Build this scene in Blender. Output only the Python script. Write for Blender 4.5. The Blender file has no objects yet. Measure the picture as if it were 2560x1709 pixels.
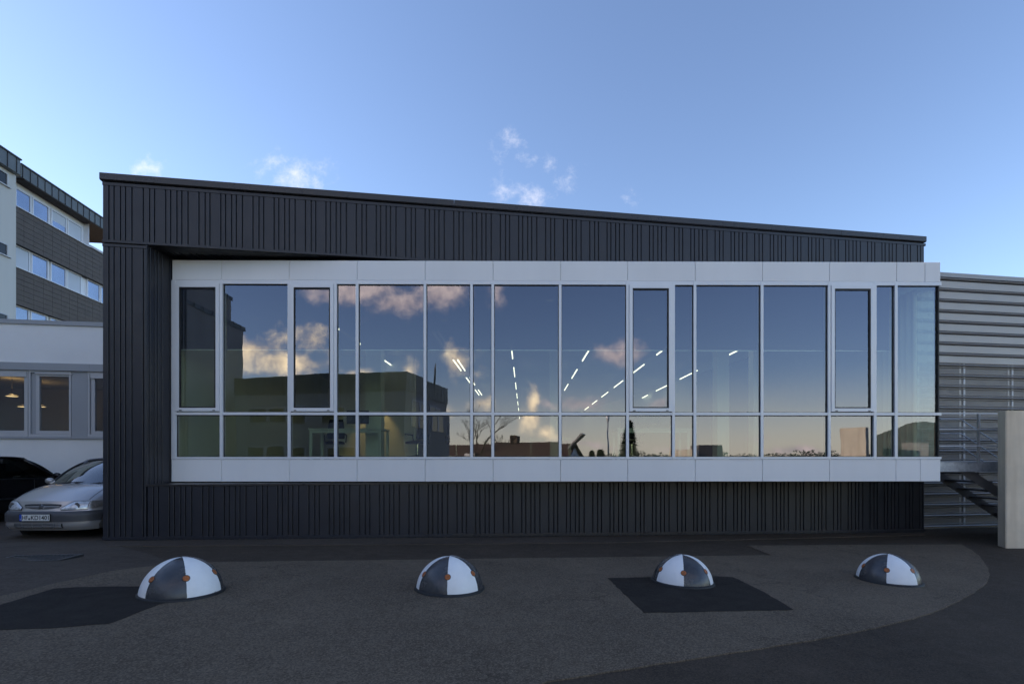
import bpy, bmesh, math, random
from mathutils import Matrix, Vector
random.seed(7)
R = math.radians
scene = bpy.context.scene
col = scene.collection

# ------------------------------------------------------------------ camera
F, CX, CY, EYE = 1300.0, 1310.0, 1140.0, 1.5        # focal length and principal point in pixels of the 2560 px photograph
cam = bpy.data.objects.new('camera', bpy.data.cameras.new('camera'))
col.objects.link(cam)
cam.location = (0, 0, EYE)
cam.rotation_euler = (R(90), 0, 0)
cam.data.sensor_width = 36
cam.data.lens = F / 2560 * 36
cam.data.shift_x = -(CX - 1280) / 2560
cam.data.shift_y = (CY - 854.5) / 2560
cam.data.clip_start = 0.05
cam.data.clip_end = 3000
scene.camera = cam

# ------------------------------------------------------------------ light
SUN_EL, SUN_AZ = R(20), R(-80)                      # azimuth from +Y (view axis), negative = to the left
SUN_DIR = Vector((math.sin(SUN_AZ) * math.cos(SUN_EL), math.cos(SUN_AZ) * math.cos(SUN_EL), math.sin(SUN_EL)))
sun = bpy.data.objects.new('sun', bpy.data.lights.new('sun', 'SUN'))
col.objects.link(sun)
sun.data.energy = 5.0
sun.data.angle = R(0.5)
sun.data.color = (1.0, 0.80, 0.55)
sun.rotation_euler = SUN_DIR.to_track_quat('Z', 'Y').to_euler()
sun.location = (-40, 20, 40)

scene.view_settings.view_transform = 'Standard'
scene.view_settings.look = 'None'
scene.view_settings.exposure = 0.90
scene.view_settings.gamma = 1
scene.view_settings.use_curve_mapping = False
try:
    scene.cycles.use_denoising = True
    scene.cycles.max_bounces = 7
    scene.cycles.adaptive_threshold = 0.02
    scene.cycles.transparent_max_bounces = 24
    scene.cycles.sample_clamp_indirect = 6
except Exception:
    pass

world = bpy.data.worlds.new('World')
scene.world = world
world.use_nodes = True
wn = world.node_tree.nodes
wl = world.node_tree.links
wn.clear()


def wnode(t, **kw):
    n = wn.new(t)
    for k, v in kw.items():
        setattr(n, k, v)
    return n


def wmath(op, a, b=None, c=None):
    n = wnode('ShaderNodeMath', operation=op)
    for i, x in enumerate((a, b, c)):
        if x is None:
            continue
        if isinstance(x, (int, float)):
            n.inputs[i].default_value = x
        else:
            wl.new(x, n.inputs[i])
    return n.outputs[0]


def wvec(op, a, b=None):
    n = wnode('ShaderNodeVectorMath', operation=op)
    for i, x in enumerate((a, b)):
        if x is None:
            continue
        if isinstance(x, tuple):
            n.inputs[i].default_value = x
        else:
            wl.new(x, n.inputs[i])
    return n


sky = wnode('ShaderNodeTexSky', sky_type='NISHITA')
sky.sun_disc = False
sky.sun_elevation = SUN_EL
sky.sun_rotation = SUN_AZ % (2 * math.pi)           # 0 = +Y, clockwise seen from above
sky.altitude = 100
sky.air_density = 1.0
sky.dust_density = 0.3
sky.ozone_density = 3.0
SKY_STRENGTH = 0.15
SKY_SAT = 0.95
# clouds: puffs given by their direction (x/|y|, z/|y|, before or behind), frayed by noise
tc = wnode('ShaderNodeTexCoord')
sep = wnode('ShaderNodeSeparateXYZ')
wl.new(tc.outputs['Generated'], sep.inputs[0])
ay = wmath('MAXIMUM', wmath('ABSOLUTE', sep.outputs[1]), 0.03)
comb = wnode('ShaderNodeCombineXYZ')
wl.new(wmath('DIVIDE', sep.outputs[0], ay), comb.inputs[0])
wl.new(wmath('DIVIDE', sep.outputs[2], ay), comb.inputs[1])
wl.new(wmath('MULTIPLY', wmath('SIGN', sep.outputs[1]), 10.0), comb.inputs[2])
P = comb.outputs[0]
MIRK = 2 * 0.00766                                   # the glazing is turned by 0.44 degrees


def front(px, py, rx, ry, a=1.0):
    return ((px - CX) / F, (CY - py) / F, 10.0, rx / F, ry / F, a)


def back(px, py, rx, ry, a=1.0):
    return ((px - CX) / F + MIRK, (CY - py) / F, -10.0, 1.0 * rx / F, 1.0 * ry / F, a)


warp = wnode('ShaderNodeTexNoise')
warp.inputs['Scale'].default_value = 9.0
warp.inputs['Detail'].default_value = 3.0
wl.new(P, warp.inputs['Vector'])
warped = wvec('ADD', P, wvec('MULTIPLY', wvec('SUBTRACT', warp.outputs['Color'], (0.5, 0.5, 0.5)).outputs[0], (0.07, 0.05, 0.0)).outputs[0]).outputs[0]
n1 = wnode('ShaderNodeTexNoise')
n1.inputs['Scale'].default_value = 17.0
n1.inputs['Detail'].default_value = 8.0
n1.inputs['Roughness'].default_value = 0.62
wl.new(P, n1.inputs['Vector'])


n2 = wnode('ShaderNodeTexNoise')
n2.inputs['Scale'].default_value = 26.0
n2.inputs['Detail'].default_value = 9.0
n2.inputs['Roughness'].default_value = 0.7
wl.new(P, n2.inputs['Vector'])


def cloud_density(blobs, soft, sharp, nz=None):
    acc = None
    for (cx, cy, cz, rx, ry, a) in blobs:
        d = wvec('LENGTH', wvec('MULTIPLY', wvec('SUBTRACT', warped, (cx, cy, cz)).outputs[0], (1 / rx, 1 / ry, 1.0)).outputs[0]).outputs['Value']
        s = wmath('MULTIPLY', wmath('SUBTRACT', 1.15, d), a)
        acc = s if acc is None else wmath('MAXIMUM', acc, s)
    v = wmath('ADD', acc, wmath('MULTIPLY', wmath('SUBTRACT', (nz or n1).outputs[0], 0.52), soft))
    mr = wnode('ShaderNodeMapRange', interpolation_type='SMOOTHSTEP')
    mr.inputs['From Min'].default_value = 0.12
    mr.inputs['From Max'].default_value = 0.12 + sharp
    wl.new(v, mr.inputs[0])
    return mr.outputs[0]


pale = cloud_density([front(374, 425, 50, 36, .85), front(735, 440, 100, 62, .85), front(700, 405, 80, 34, .55), front(800, 425, 60, 36, .5), front(1275, 362, 70, 42, .62), front(1320, 385, 56, 30, .45),
                      front(1375, 403, 44, 24, .5), front(1415, 445, 46, 60, .32), front(1265, 478, 60, 44, .8), front(1320, 500, 88, 42, .8), front(1565, 492, 40, 20, .5)], 2.5, 1.8, n2)
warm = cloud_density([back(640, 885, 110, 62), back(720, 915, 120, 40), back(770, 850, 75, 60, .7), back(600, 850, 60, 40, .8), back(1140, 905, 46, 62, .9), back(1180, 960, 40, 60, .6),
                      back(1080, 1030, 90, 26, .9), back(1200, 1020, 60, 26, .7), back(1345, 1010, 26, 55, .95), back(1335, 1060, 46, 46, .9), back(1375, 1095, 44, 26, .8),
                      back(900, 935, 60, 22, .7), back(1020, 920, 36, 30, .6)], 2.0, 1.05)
rosy = cloud_density([back(700, 610, 300, 70, .8), back(1150, 560, 330, 80, .85), back(1700, 470, 380, 90, .75), back(350, 420, 380, 110, .8), back(1000, 250, 520, 140, .85), back(2000, 130, 560, 170, .8),  # this row and the next: unseen rear clouds added as warm fill light
                      back(200, 0, 600, 200, .8), back(1400, -250, 800, 240, .85), back(2700, -200, 700, 300, .8), back(-500, 300, 500, 200, .8),
                      back(900, 735, 150, 44), back(1000, 770, 130, 44), back(1105, 740, 95, 66, .95), back(860, 705, 80, 30, .8), back(1240, 735, 40, 44, .5),
                      back(1545, 880, 84, 42, .9), back(1450, 1010, 160, 26, .7), back(1660, 1005, 46, 22, .8), back(1480, 1110, 140, 14, .7), back(1700, 1115, 70, 10, .7),
                      back(1895, 1100, 60, 10, .6), back(2000, 1130, 140, 16, .9), back(1760, 1118, 50, 9, .6)], 2.0, 1.0)
shade = wnode('ShaderNodeMapRange')
shade.inputs['From Min'].default_value = 0.35
shade.inputs['From Max'].default_value = 0.68
wl.new(n1.outputs[0], shade.inputs[0])


def cmix(fac, a, b):
    n = wnode('ShaderNodeMix', data_type='RGBA')
    if isinstance(fac, (int, float)):
        n.inputs[0].default_value = fac
    else:
        wl.new(fac, n.inputs[0])
    for i, x in ((6, a), (7, b)):
        if isinstance(x, tuple):
            n.inputs[i].default_value = x + (1.0,)
        else:
            wl.new(x, n.inputs[i])
    return n.outputs[2]


K = 0.85 / SKY_STRENGTH
c_pale = (0.86 * K, 0.82 * K, 0.85 * K)
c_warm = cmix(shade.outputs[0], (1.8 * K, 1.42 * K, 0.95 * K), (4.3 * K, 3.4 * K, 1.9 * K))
c_rosy = cmix(shade.outputs[0], (0.75 * K, 0.66 * K, 0.72 * K), (2.1 * K, 1.7 * K, 1.42 * K))
hs = wnode('ShaderNodeHueSaturation')
hs.inputs['Hue'].default_value = 0.506
hs.inputs['Saturation'].default_value = SKY_SAT
wl.new(sky.outputs[0], hs.inputs['Color'])
skycol = cmix(wmath('MULTIPLY', pale, 0.9), hs.outputs[0], c_pale)
hz = wnode('ShaderNodeMapRange', interpolation_type='SMOOTHSTEP')
hz.inputs['From Min'].default_value = 0.0
hz.inputs['From Max'].default_value = 0.16
hz.inputs['To Min'].default_value = 0.55
hz.inputs['To Max'].default_value = 0.0
wl.new(sep.outputs[2], hz.inputs[0])
rear = wnode('ShaderNodeMapRange', interpolation_type='SMOOTHSTEP')
rear.inputs['From Min'].default_value = 0.2
rear.inputs['From Max'].default_value = -0.5
wl.new(sep.outputs[1], rear.inputs[0])
skycol = cmix(wmath('MULTIPLY', hz.outputs[0], rear.outputs[0]), skycol, (1.85 * K, 1.65 * K, 1.22 * K))
skycol = cmix(wmath('MULTIPLY', rosy, 0.9), skycol, c_rosy)
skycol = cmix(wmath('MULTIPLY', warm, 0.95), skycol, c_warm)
bg = wnode('ShaderNodeBackground')
bg.inputs[1].default_value = SKY_STRENGTH
wl.new(skycol, bg.inputs[0])
wo = wnode('ShaderNodeOutputWorld')
wl.new(bg.outputs[0], wo.inputs[0])


# ------------------------------------------------------------------ materials
class NT:
    def __init__(self, name):
        self.mat = bpy.data.materials.new(name)
        self.mat.use_nodes = True
        self.t = self.mat.node_tree
        self.n = self.t.nodes
        self.n.clear()
        self.out = self.n.new('ShaderNodeOutputMaterial')

    def add(self, t, ins=None, **kw):
        n = self.n.new(t)
        for k, v in kw.items():
            setattr(n, k, v)
        for k, v in (ins or {}).items():
            self.set(n.inputs[k], v)
        return n

    def set(self, sock, v):
        if isinstance(v, bpy.types.NodeSocket):
            self.t.links.new(v, sock)
        elif isinstance(v, tuple) and len(v) == 3 and sock.type == 'RGBA':
            sock.default_value = v + (1.0,)
        else:
            sock.default_value = v

    def math(self, op, a, b=0.0, c=None):
        n = self.n.new('ShaderNodeMath')
        n.operation = op
        self.set(n.inputs[0], a)
        self.set(n.inputs[1], b)
        if c is not None:
            self.set(n.inputs[2], c)
        return n.outputs[0]

    def pos(self, scale=(1, 1, 1)):
        g = self.add('ShaderNodeNewGeometry')
        m = self.add('ShaderNodeVectorMath', {0: g.outputs['Position'], 1: scale}, operation='MULTIPLY')
        return m.outputs[0]

    def noise(self, scale, detail=4.0, rough=0.55, vec=None, out=0):
        n = self.add('ShaderNodeTexNoise', {'Scale': scale, 'Detail': detail, 'Roughness': rough})
        self.t.links.new(vec if vec is not None else self.pos(), n.inputs['Vector'])
        return n.outputs[out]

    def ramp(self, v, a, b, lo=0.0, hi=1.0):
        n = self.add('ShaderNodeMapRange', {0: v, 'From Min': a, 'From Max': b, 'To Min': lo, 'To Max': hi})
        return n.outputs[0]

    def mix(self, f, a, b):
        n = self.add('ShaderNodeMix', data_type='RGBA')
        self.set(n.inputs[0], f)
        self.set(n.inputs[6], a)
        self.set(n.inputs[7], b)
        return n.outputs[2]

    def bump(self, h, strength, dist=0.01):
        return self.add('ShaderNodeBump', {'Height': h, 'Strength': strength, 'Distance': dist}).outputs[0]

    def principled(self, **ins):
        p = self.add('ShaderNodeBsdfPrincipled')
        for k, v in ins.items():
            self.set(p.inputs[k.replace('_', ' ')], v)
        self.t.links.new(p.outputs[0], self.out.inputs[0])
        return p


def varied(name, c, rough=0.5, metal=0.0, var=0.12, scale=1.5, bump=0.0, bscale=60.0, rvar=0.1, streak=False, spec=0.5):
    m = NT(name)
    v = m.pos((1, 1, 0.12)) if streak else m.pos()
    n = m.noise(scale, 5, 0.6, v)
    d = tuple(x * (1 - var) for x in c)
    b = tuple(min(1, x * (1 + var)) for x in c)
    colr = m.mix(m.ramp(n, 0.3, 0.7), d, b)
    kw = dict(Base_Color=colr, Roughness=m.ramp(m.noise(scale * 4, 4), 0.3, 0.7, rough - rvar, rough + rvar), Metallic=metal, Specular_IOR_Level=spec)
    if bump:
        kw['Normal'] = m.bump(m.noise(bscale, 5, 0.6), bump)
    m.principled(**kw)
    return m.mat


def asphalt(name, c, grit=0.35, dark=0.66):
    m = NT(name)
    fine = m.noise(120, 3, 0.7)
    vor = m.add('ShaderNodeTexVoronoi', {'Scale': 95.0})
    m.t.links.new(m.pos(), vor.inputs['Vector'])
    big = m.ramp(m.noise(0.8, 5, 0.6), 0.3, 0.72)
    mid = m.ramp(m.noise(5.5, 5, 0.65), 0.3, 0.7)
    base = m.mix(big, tuple(x * dark for x in c), tuple(x * 1.28 for x in c))
    oil = m.ramp(m.noise(1.9, 4, 0.5), 0.66, 0.74)
    base = m.mix(m.math('MULTIPLY', oil, 0.45), base, tuple(x * 0.4 for x in c))
    base = m.mix(m.math('MULTIPLY', mid, 0.35), base, tuple(x * 0.7 for x in c))
    stone = m.ramp(vor.outputs['Color'], 0.35, 1.0)
    pit = m.ramp(m.noise(48, 3, 0.7), 0.36, 0.5, 1.0, 0.0)
    base = m.mix(m.math('MULTIPLY', stone, grit), base, tuple(min(1, x * 2.6) for x in c))
    base = m.mix(m.math('MULTIPLY', pit, 0.55), base, tuple(x * 0.35 for x in c))
    spark = m.ramp(m.noise(42, 2, 0.5), 0.76, 0.80)
    base = m.mix(m.math('MULTIPLY', spark, 0.5), base, (0.28, 0.27, 0.26))
    # tar-dark cracks
    vc = m.add('ShaderNodeTexVoronoi', {'Scale': 0.55}, feature='DISTANCE_TO_EDGE')
    wv = m.add('ShaderNodeVectorMath', {0: m.pos(), 1: m.noise(2.5, 6, 0.7, out=1)}, operation='ADD')
    m.t.links.new(wv.outputs[0], vc.inputs['Vector'])
    crack = m.math('MULTIPLY', m.ramp(vc.outputs['Distance'], 0.0, 0.011, 1.0, 0.0), m.ramp(m.noise(0.5, 2), 0.46, 0.58))
    base = m.mix(m.math('MULTIPLY', crack, 0.85), base, tuple(x * 0.35 for x in c))
    h = m.math('ADD', fine, m.math('MULTIPLY', stone, 0.4))
    m.principled(Base_Color=base, Roughness=m.ramp(mid, 0, 1, 0.78, 0.92), Normal=m.bump(h, 0.5, 0.006), Specular_IOR_Level=0.25)
    return m.mat


def glass(name, refl, tint, wob=0.0012, wscale=1.3):
    m = NT(name)
    kw = {}
    nrm = m.bump(m.noise(wscale, 2, 0.4), 1.0, wob)
    g = m.add('ShaderNodeBsdfGlossy', {'Color': (0.84, 0.85, 1.0), 'Roughness': 0.0, 'Normal': nrm})
    t = m.add('ShaderNodeBsdfTransparent', {'Color': tint})
    fr = m.add('ShaderNodeLayerWeight', {'Blend': 0.25})
    fac = m.math('ADD', refl, m.math('MULTIPLY', fr.outputs['Fresnel'], 0.35))
    mx = m.add('ShaderNodeMixShader', {0: fac, 1: t.outputs[0], 2: g.outputs[0]})
    m.t.links.new(mx.outputs[0], m.out.inputs[0])
    return m.mat


def clear(name, tint=(1, 1, 1)):
    m = NT(name)
    t = m.add('ShaderNodeBsdfTransparent', {'Color': tint})
    m.t.links.new(t.outputs[0], m.out.inputs[0])
    return m.mat


def emit(name, c, s):
    m = NT(name)
    e = m.add('ShaderNodeEmission', {'Color': c, 'Strength': s})
    m.t.links.new(e.outputs[0], m.out.inputs[0])
    return m.mat


def screen_fabric():
    m = NT('blind_fabric')
    d = m.add('ShaderNodeBsdfDiffuse', {'Color': (0.018, 0.018, 0.022)})
    t = m.add('ShaderNodeBsdfTransparent', {'Color': (1, 1, 1)})
    mx = m.add('ShaderNodeMixShader', {0: 0.90, 1: t.outputs[0], 2: d.outputs[0]})
    m.t.links.new(mx.outputs[0], m.out.inputs[0])
    return m.mat


def bollard_paint():
    m = NT('bollard_paint')
    tcn = m.add('ShaderNodeTexCoord')
    s = m.add('ShaderNodeSeparateXYZ', {0: tcn.outputs['Object']})
    nz = m.noise(55, 3, 0.6, tcn.outputs['Object'])
    ang = m.math('ARCTAN2', s.outputs[1], s.outputs[0])
    ang = m.math('ADD', ang, m.math('MULTIPLY', m.math('SUBTRACT', nz, 0.5), 0.035))
    k = m.math('MULTIPLY', m.math('ADD', ang, math.pi * 2), 6 / (2 * math.pi))
    odd = m.math('MODULO', m.math('FLOOR', k), 2.0)
    chip = m.ramp(m.noise(9, 6, 0.75, tcn.outputs['Object']), 0.70, 0.72)
    low = m.ramp(m.math('ADD', s.outputs[2], m.math('MULTIPLY', m.math('SUBTRACT', m.noise(14, 5, 0.7, tcn.outputs['Object']), 0.5), 0.05)), 0.012, 0.022, 1.0, 0.0)
    dirt = m.ramp(m.noise(6, 6, 0.7, tcn.outputs['Object']), 0.35, 0.8)
    white = m.mix(m.math('MULTIPLY', dirt, 0.4), (0.84, 0.84, 0.83), (0.62, 0.61, 0.59))
    black = m.mix(dirt, (0.040, 0.042, 0.048), (0.075, 0.073, 0.072))
    c = m.mix(odd, black, white)
    c = m.mix(m.math('MULTIPLY', chip, 0.55), c, (0.16, 0.155, 0.15))
    c = m.mix(low, c, (0.012, 0.012, 0.013))
    pit = m.noise(38, 5, 0.65, tcn.outputs['Object'])
    rough = m.math('ADD', m.ramp(dirt, 0, 1, 0.17, 0.36), m.math('MULTIPLY', odd, 0.28))
    m.principled(Base_Color=c, Roughness=rough, Normal=m.bump(pit, 0.35, 0.008), Specular_IOR_Level=0.55)
    return m.mat


def zinc():
    m = NT('galvanised_steel')
    v = m.add('ShaderNodeTexVoronoi', {'Scale': 22.0})
    m.t.links.new(m.pos(), v.inputs['Vector'])
    n = m.ramp(m.noise(7, 5), 0.35, 0.7)
    c = m.mix(n, (0.26, 0.28, 0.31), (0.52, 0.55, 0.60))
    c = m.mix(m.math('MULTIPLY', v.outputs['Distance'], 0.4), c, (0.65, 0.67, 0.7))
    m.principled(Base_Color=c, Metallic=0.55, Roughness=m.ramp(n, 0, 1, 0.55, 0.35))
    return m.mat


def concrete(name, c, warm):
    m = NT(name)
    n = m.ramp(m.noise(1.4, 6, 0.65), 0.3, 0.7)
    st = m.ramp(m.noise(3.0, 4, 0.6, m.pos((1.0, 1.0, 0.08))), 0.45, 0.75)
    b = m.mix(n, tuple(x * 0.86 for x in c), tuple(x * 1.1 for x in c))
    b = m.mix(m.math('MULTIPLY', st, 0.55), b, warm)
    pores = m.ramp(m.noise(70, 3, 0.6), 0.68, 0.74)
    b = m.mix(m.math('MULTIPLY', pores, 0.45), b, tuple(x * 0.5 for x in c))
    m.principled(Base_Color=b, Roughness=0.85, Normal=m.bump(m.noise(45, 5, 0.6), 0.25, 0.006))
    return m.mat


def car_glass():
    m = NT('car_glass')
    g = m.add('ShaderNodeBsdfGlossy', {'Color': (1, 1, 1), 'Roughness': 0.02})
    t = m.add('ShaderNodeBsdfTransparent', {'Color': (0.52, 0.62, 0.58)})
    fr = m.add('ShaderNodeFresnel', {'IOR': 1.6})
    mx = m.add('ShaderNodeMixShader', {0: m.math('ADD', fr.outputs[0], 0.12), 1: t.outputs[0], 2: g.outputs[0]})
    m.t.links.new(mx.outputs[0], m.out.inputs[0])
    return m.mat


M = dict(
    clad=varied('anthracite_cladding', (0.019, 0.0195, 0.026), 0.38, 0.0, 0.10, 0.9, rvar=0.06),
    groove=varied('groove_backing', (0.010, 0.010, 0.012), 0.6),
    coping=varied('anthracite_coping', (0.034, 0.031, 0.031), 0.30, 0.0, 0.10, 0.7, rvar=0.06),
    panel=varied('silver_panel', (0.80, 0.795, 0.79), 0.36, 0.0, 0.035, 1.1, rvar=0.06, streak=True),
    frame=varied('silver_aluminium', (0.74, 0.75, 0.77), 0.34, 0.1, 0.03, 2.0, rvar=0.05),
    gasket=varied('black_gasket', (0.012, 0.012, 0.013), 0.55),
    pane=glass('solar_glass', 0.175, (0.70, 0.77, 0.62)),
    pane_clear=clear('glass_inner', (0.97, 0.99, 0.98)),
    window=glass('office_glass', 0.12, (0.62, 0.68, 0.70), 0.0008, 0.8),
    blind=screen_fabric(),
    plaster=varied('white_plaster', (0.80, 0.80, 0.79), 0.9, 0, 0.05, 0.7, 0.25, 90, 0.04),
    plaster_old=varied('grey_plaster', (0.60, 0.60, 0.57), 0.9, 0, 0.07, 0.5, 0.25, 90, 0.04, streak=True),
    tile=varied('dark_fibre_tile', (0.088, 0.070, 0.060), 0.6, 0, 0.12, 2.2),
    zincfascia=varied('zinc_fascia', (0.13, 0.145, 0.15), 0.42, 0.3, 0.12, 1.0),
    sheet=varied('grey_metal_sheet', (0.38, 0.365, 0.35), 0.42, 0.1, 0.06, 0.5, rvar=0.06),
    sheet_rail=varied('grey_metal_rail', (0.30, 0.29, 0.285), 0.42, 0.2, 0.06, 0.8, rvar=0.05),
    mesh=varied('perforated_sheet', (0.165, 0.155, 0.15), 0.5, 0.2, 0.06, 1.0),
    post=varied('pale_post', (0.55, 0.56, 0.58), 0.5),
    greyband=varied('grey_band', (0.36, 0.37, 0.39), 0.5, 0.1, 0.04, 0.8),
    concrete=concrete('concrete', (0.74, 0.625, 0.475), (0.46, 0.34, 0.21)),
    concrete_pale=concrete('pale_concrete', (0.72, 0.66, 0.54), (0.30, 0.25, 0.18)),
    zinc=zinc(),
    asphalt=asphalt('dark_asphalt', (0.058, 0.043, 0.030), 0.42),
    asphalt_worn=asphalt('worn_asphalt', (0.112, 0.086, 0.060), 0.62),
    asphalt_lot=asphalt('lot_asphalt', (0.080, 0.062, 0.047), 0.3),
    asphalt_new=asphalt('patch_asphalt', (0.023, 0.018, 0.014), 0.2),
    bollard=bollard_paint(),
    orange=varied('orange_reflector', (0.36, 0.105, 0.02), 0.35, 0, 0.2, 120),
    rust=varied('rusty_ring', (0.05, 0.03, 0.02), 0.7),
    silver=varied('silver_paint', (0.44, 0.425, 0.415), 0.22, 0.5, 0.03, 1.0, rvar=0.04),
    blackpaint=varied('black_paint', (0.010, 0.010, 0.012), 0.16, 0.0, 0.05, 1.0, rvar=0.04),
    trimgrey=varied('bumper_plastic', (0.055, 0.055, 0.060), 0.5, 0, 0.1, 5),
    black=varied('black_plastic', (0.012, 0.012, 0.013), 0.5),
    rubber=varied('tyre_rubber', (0.016, 0.016, 0.017), 0.8),
    rim=varied('wheel_rim', (0.35, 0.35, 0.37), 0.35, 0.7),
    chrome=varied('chrome', (0.62, 0.63, 0.66), 0.12, 0.9),
    lamp=varied('headlamp_glass', (0.55, 0.57, 0.60), 0.12, 0.35, 0.35, 22),
    indicator=varied('smoked_indicator', (0.18, 0.17, 0.16), 0.15, 0.2, 0.3, 30),
    platewhite=varied('plate_white', (0.62, 0.62, 0.60), 0.45, 0, 0.02),
    plateblue=varied('plate_blue', (0.02, 0.07, 0.38), 0.4, 0, 0.02),
    ink=varied('plate_ink', (0.010, 0.010, 0.010), 0.5),
    carglass=car_glass(),
    seat=varied('dark_fabric', (0.016, 0.016, 0.018), 0.9),
    intwall=varied('interior_wall', (0.72, 0.75, 0.68), 0.85, 0, 0.04, 0.4),
    intwhite=varied('interior_column', (0.78, 0.84, 0.76), 0.8, 0, 0.03, 0.4),
    intfloor=varied('office_carpet', (0.22, 0.23, 0.22), 0.9, 0, 0.08, 1.0),
    intceil=varied('office_ceiling', (0.75, 0.76, 0.74), 0.9, 0, 0.03, 0.4),
    light=emit('strip_light', (1.0, 0.95, 0.84), 1.3),
    warmlight=emit('warm_lamp', (1.0, 0.66, 0.30), 1.8),
    downlight=emit('downlight', (1.0, 0.95, 0.85), 1.6),
    wood=varied('desk_white', (0.66, 0.70, 0.64), 0.5, 0, 0.03, 0.6),
    screen=varied('monitor_black', (0.02, 0.02, 0.022), 0.25),
    roof=varied('brown_roof_tiles', (0.085, 0.05, 0.038), 0.75, 0, 0.3, 3.0, 0.4, 12),
    bark=varied('bark', (0.07, 0.055, 0.042), 0.9, 0, 0.3, 6),
    needles=varied('conifer_needles', (0.022, 0.040, 0.020), 0.8, 0, 0.35, 2.0),
    brown=varied('brown_soffit', (0.035, 0.022, 0.016), 0.7, 0, 0.1, 2),
    darkwin=varied('dark_window', (0.02, 0.022, 0.025), 0.06, 0, 0.1, 1, rvar=0.02),
    officepane=varied('office_block_glass', (0.34, 0.40, 0.52), 0.05, 0.75, 0.15, 0.4, rvar=0.02),
    blindwhite=varied('white_blind', (0.55, 0.60, 0.66), 0.6, 0, 0.03),
    annexframe=varied('grey_window_frame', (0.50, 0.50, 0.51), 0.4, 0.1, 0.03),
    wingwall=varied('wing_plaster', (0.34, 0.33, 0.31), 0.9, 0, 0.1, 0.5, streak=True),
    shed=varied('dark_green_sheet', (0.022, 0.026, 0.022), 0.6, 0, 0.15, 0.6),
    corner_brightener=varied('pale_brightener', (0.80, 0.84, 0.86), 0.9, 0, 0.03, 2),
    seal_shadow=varied('bitumen_seal_shadow', (0.010, 0.010, 0.010), 0.6, 0, 0.2, 20, 0.4, 40),
    grass=varied('winter_field', (0.06, 0.075, 0.035), 0.9, 0, 0.3, 0.1),
    iron=varied('cast_iron', (0.05, 0.05, 0.05), 0.5, 0.5, 0.2, 10),
)


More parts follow.
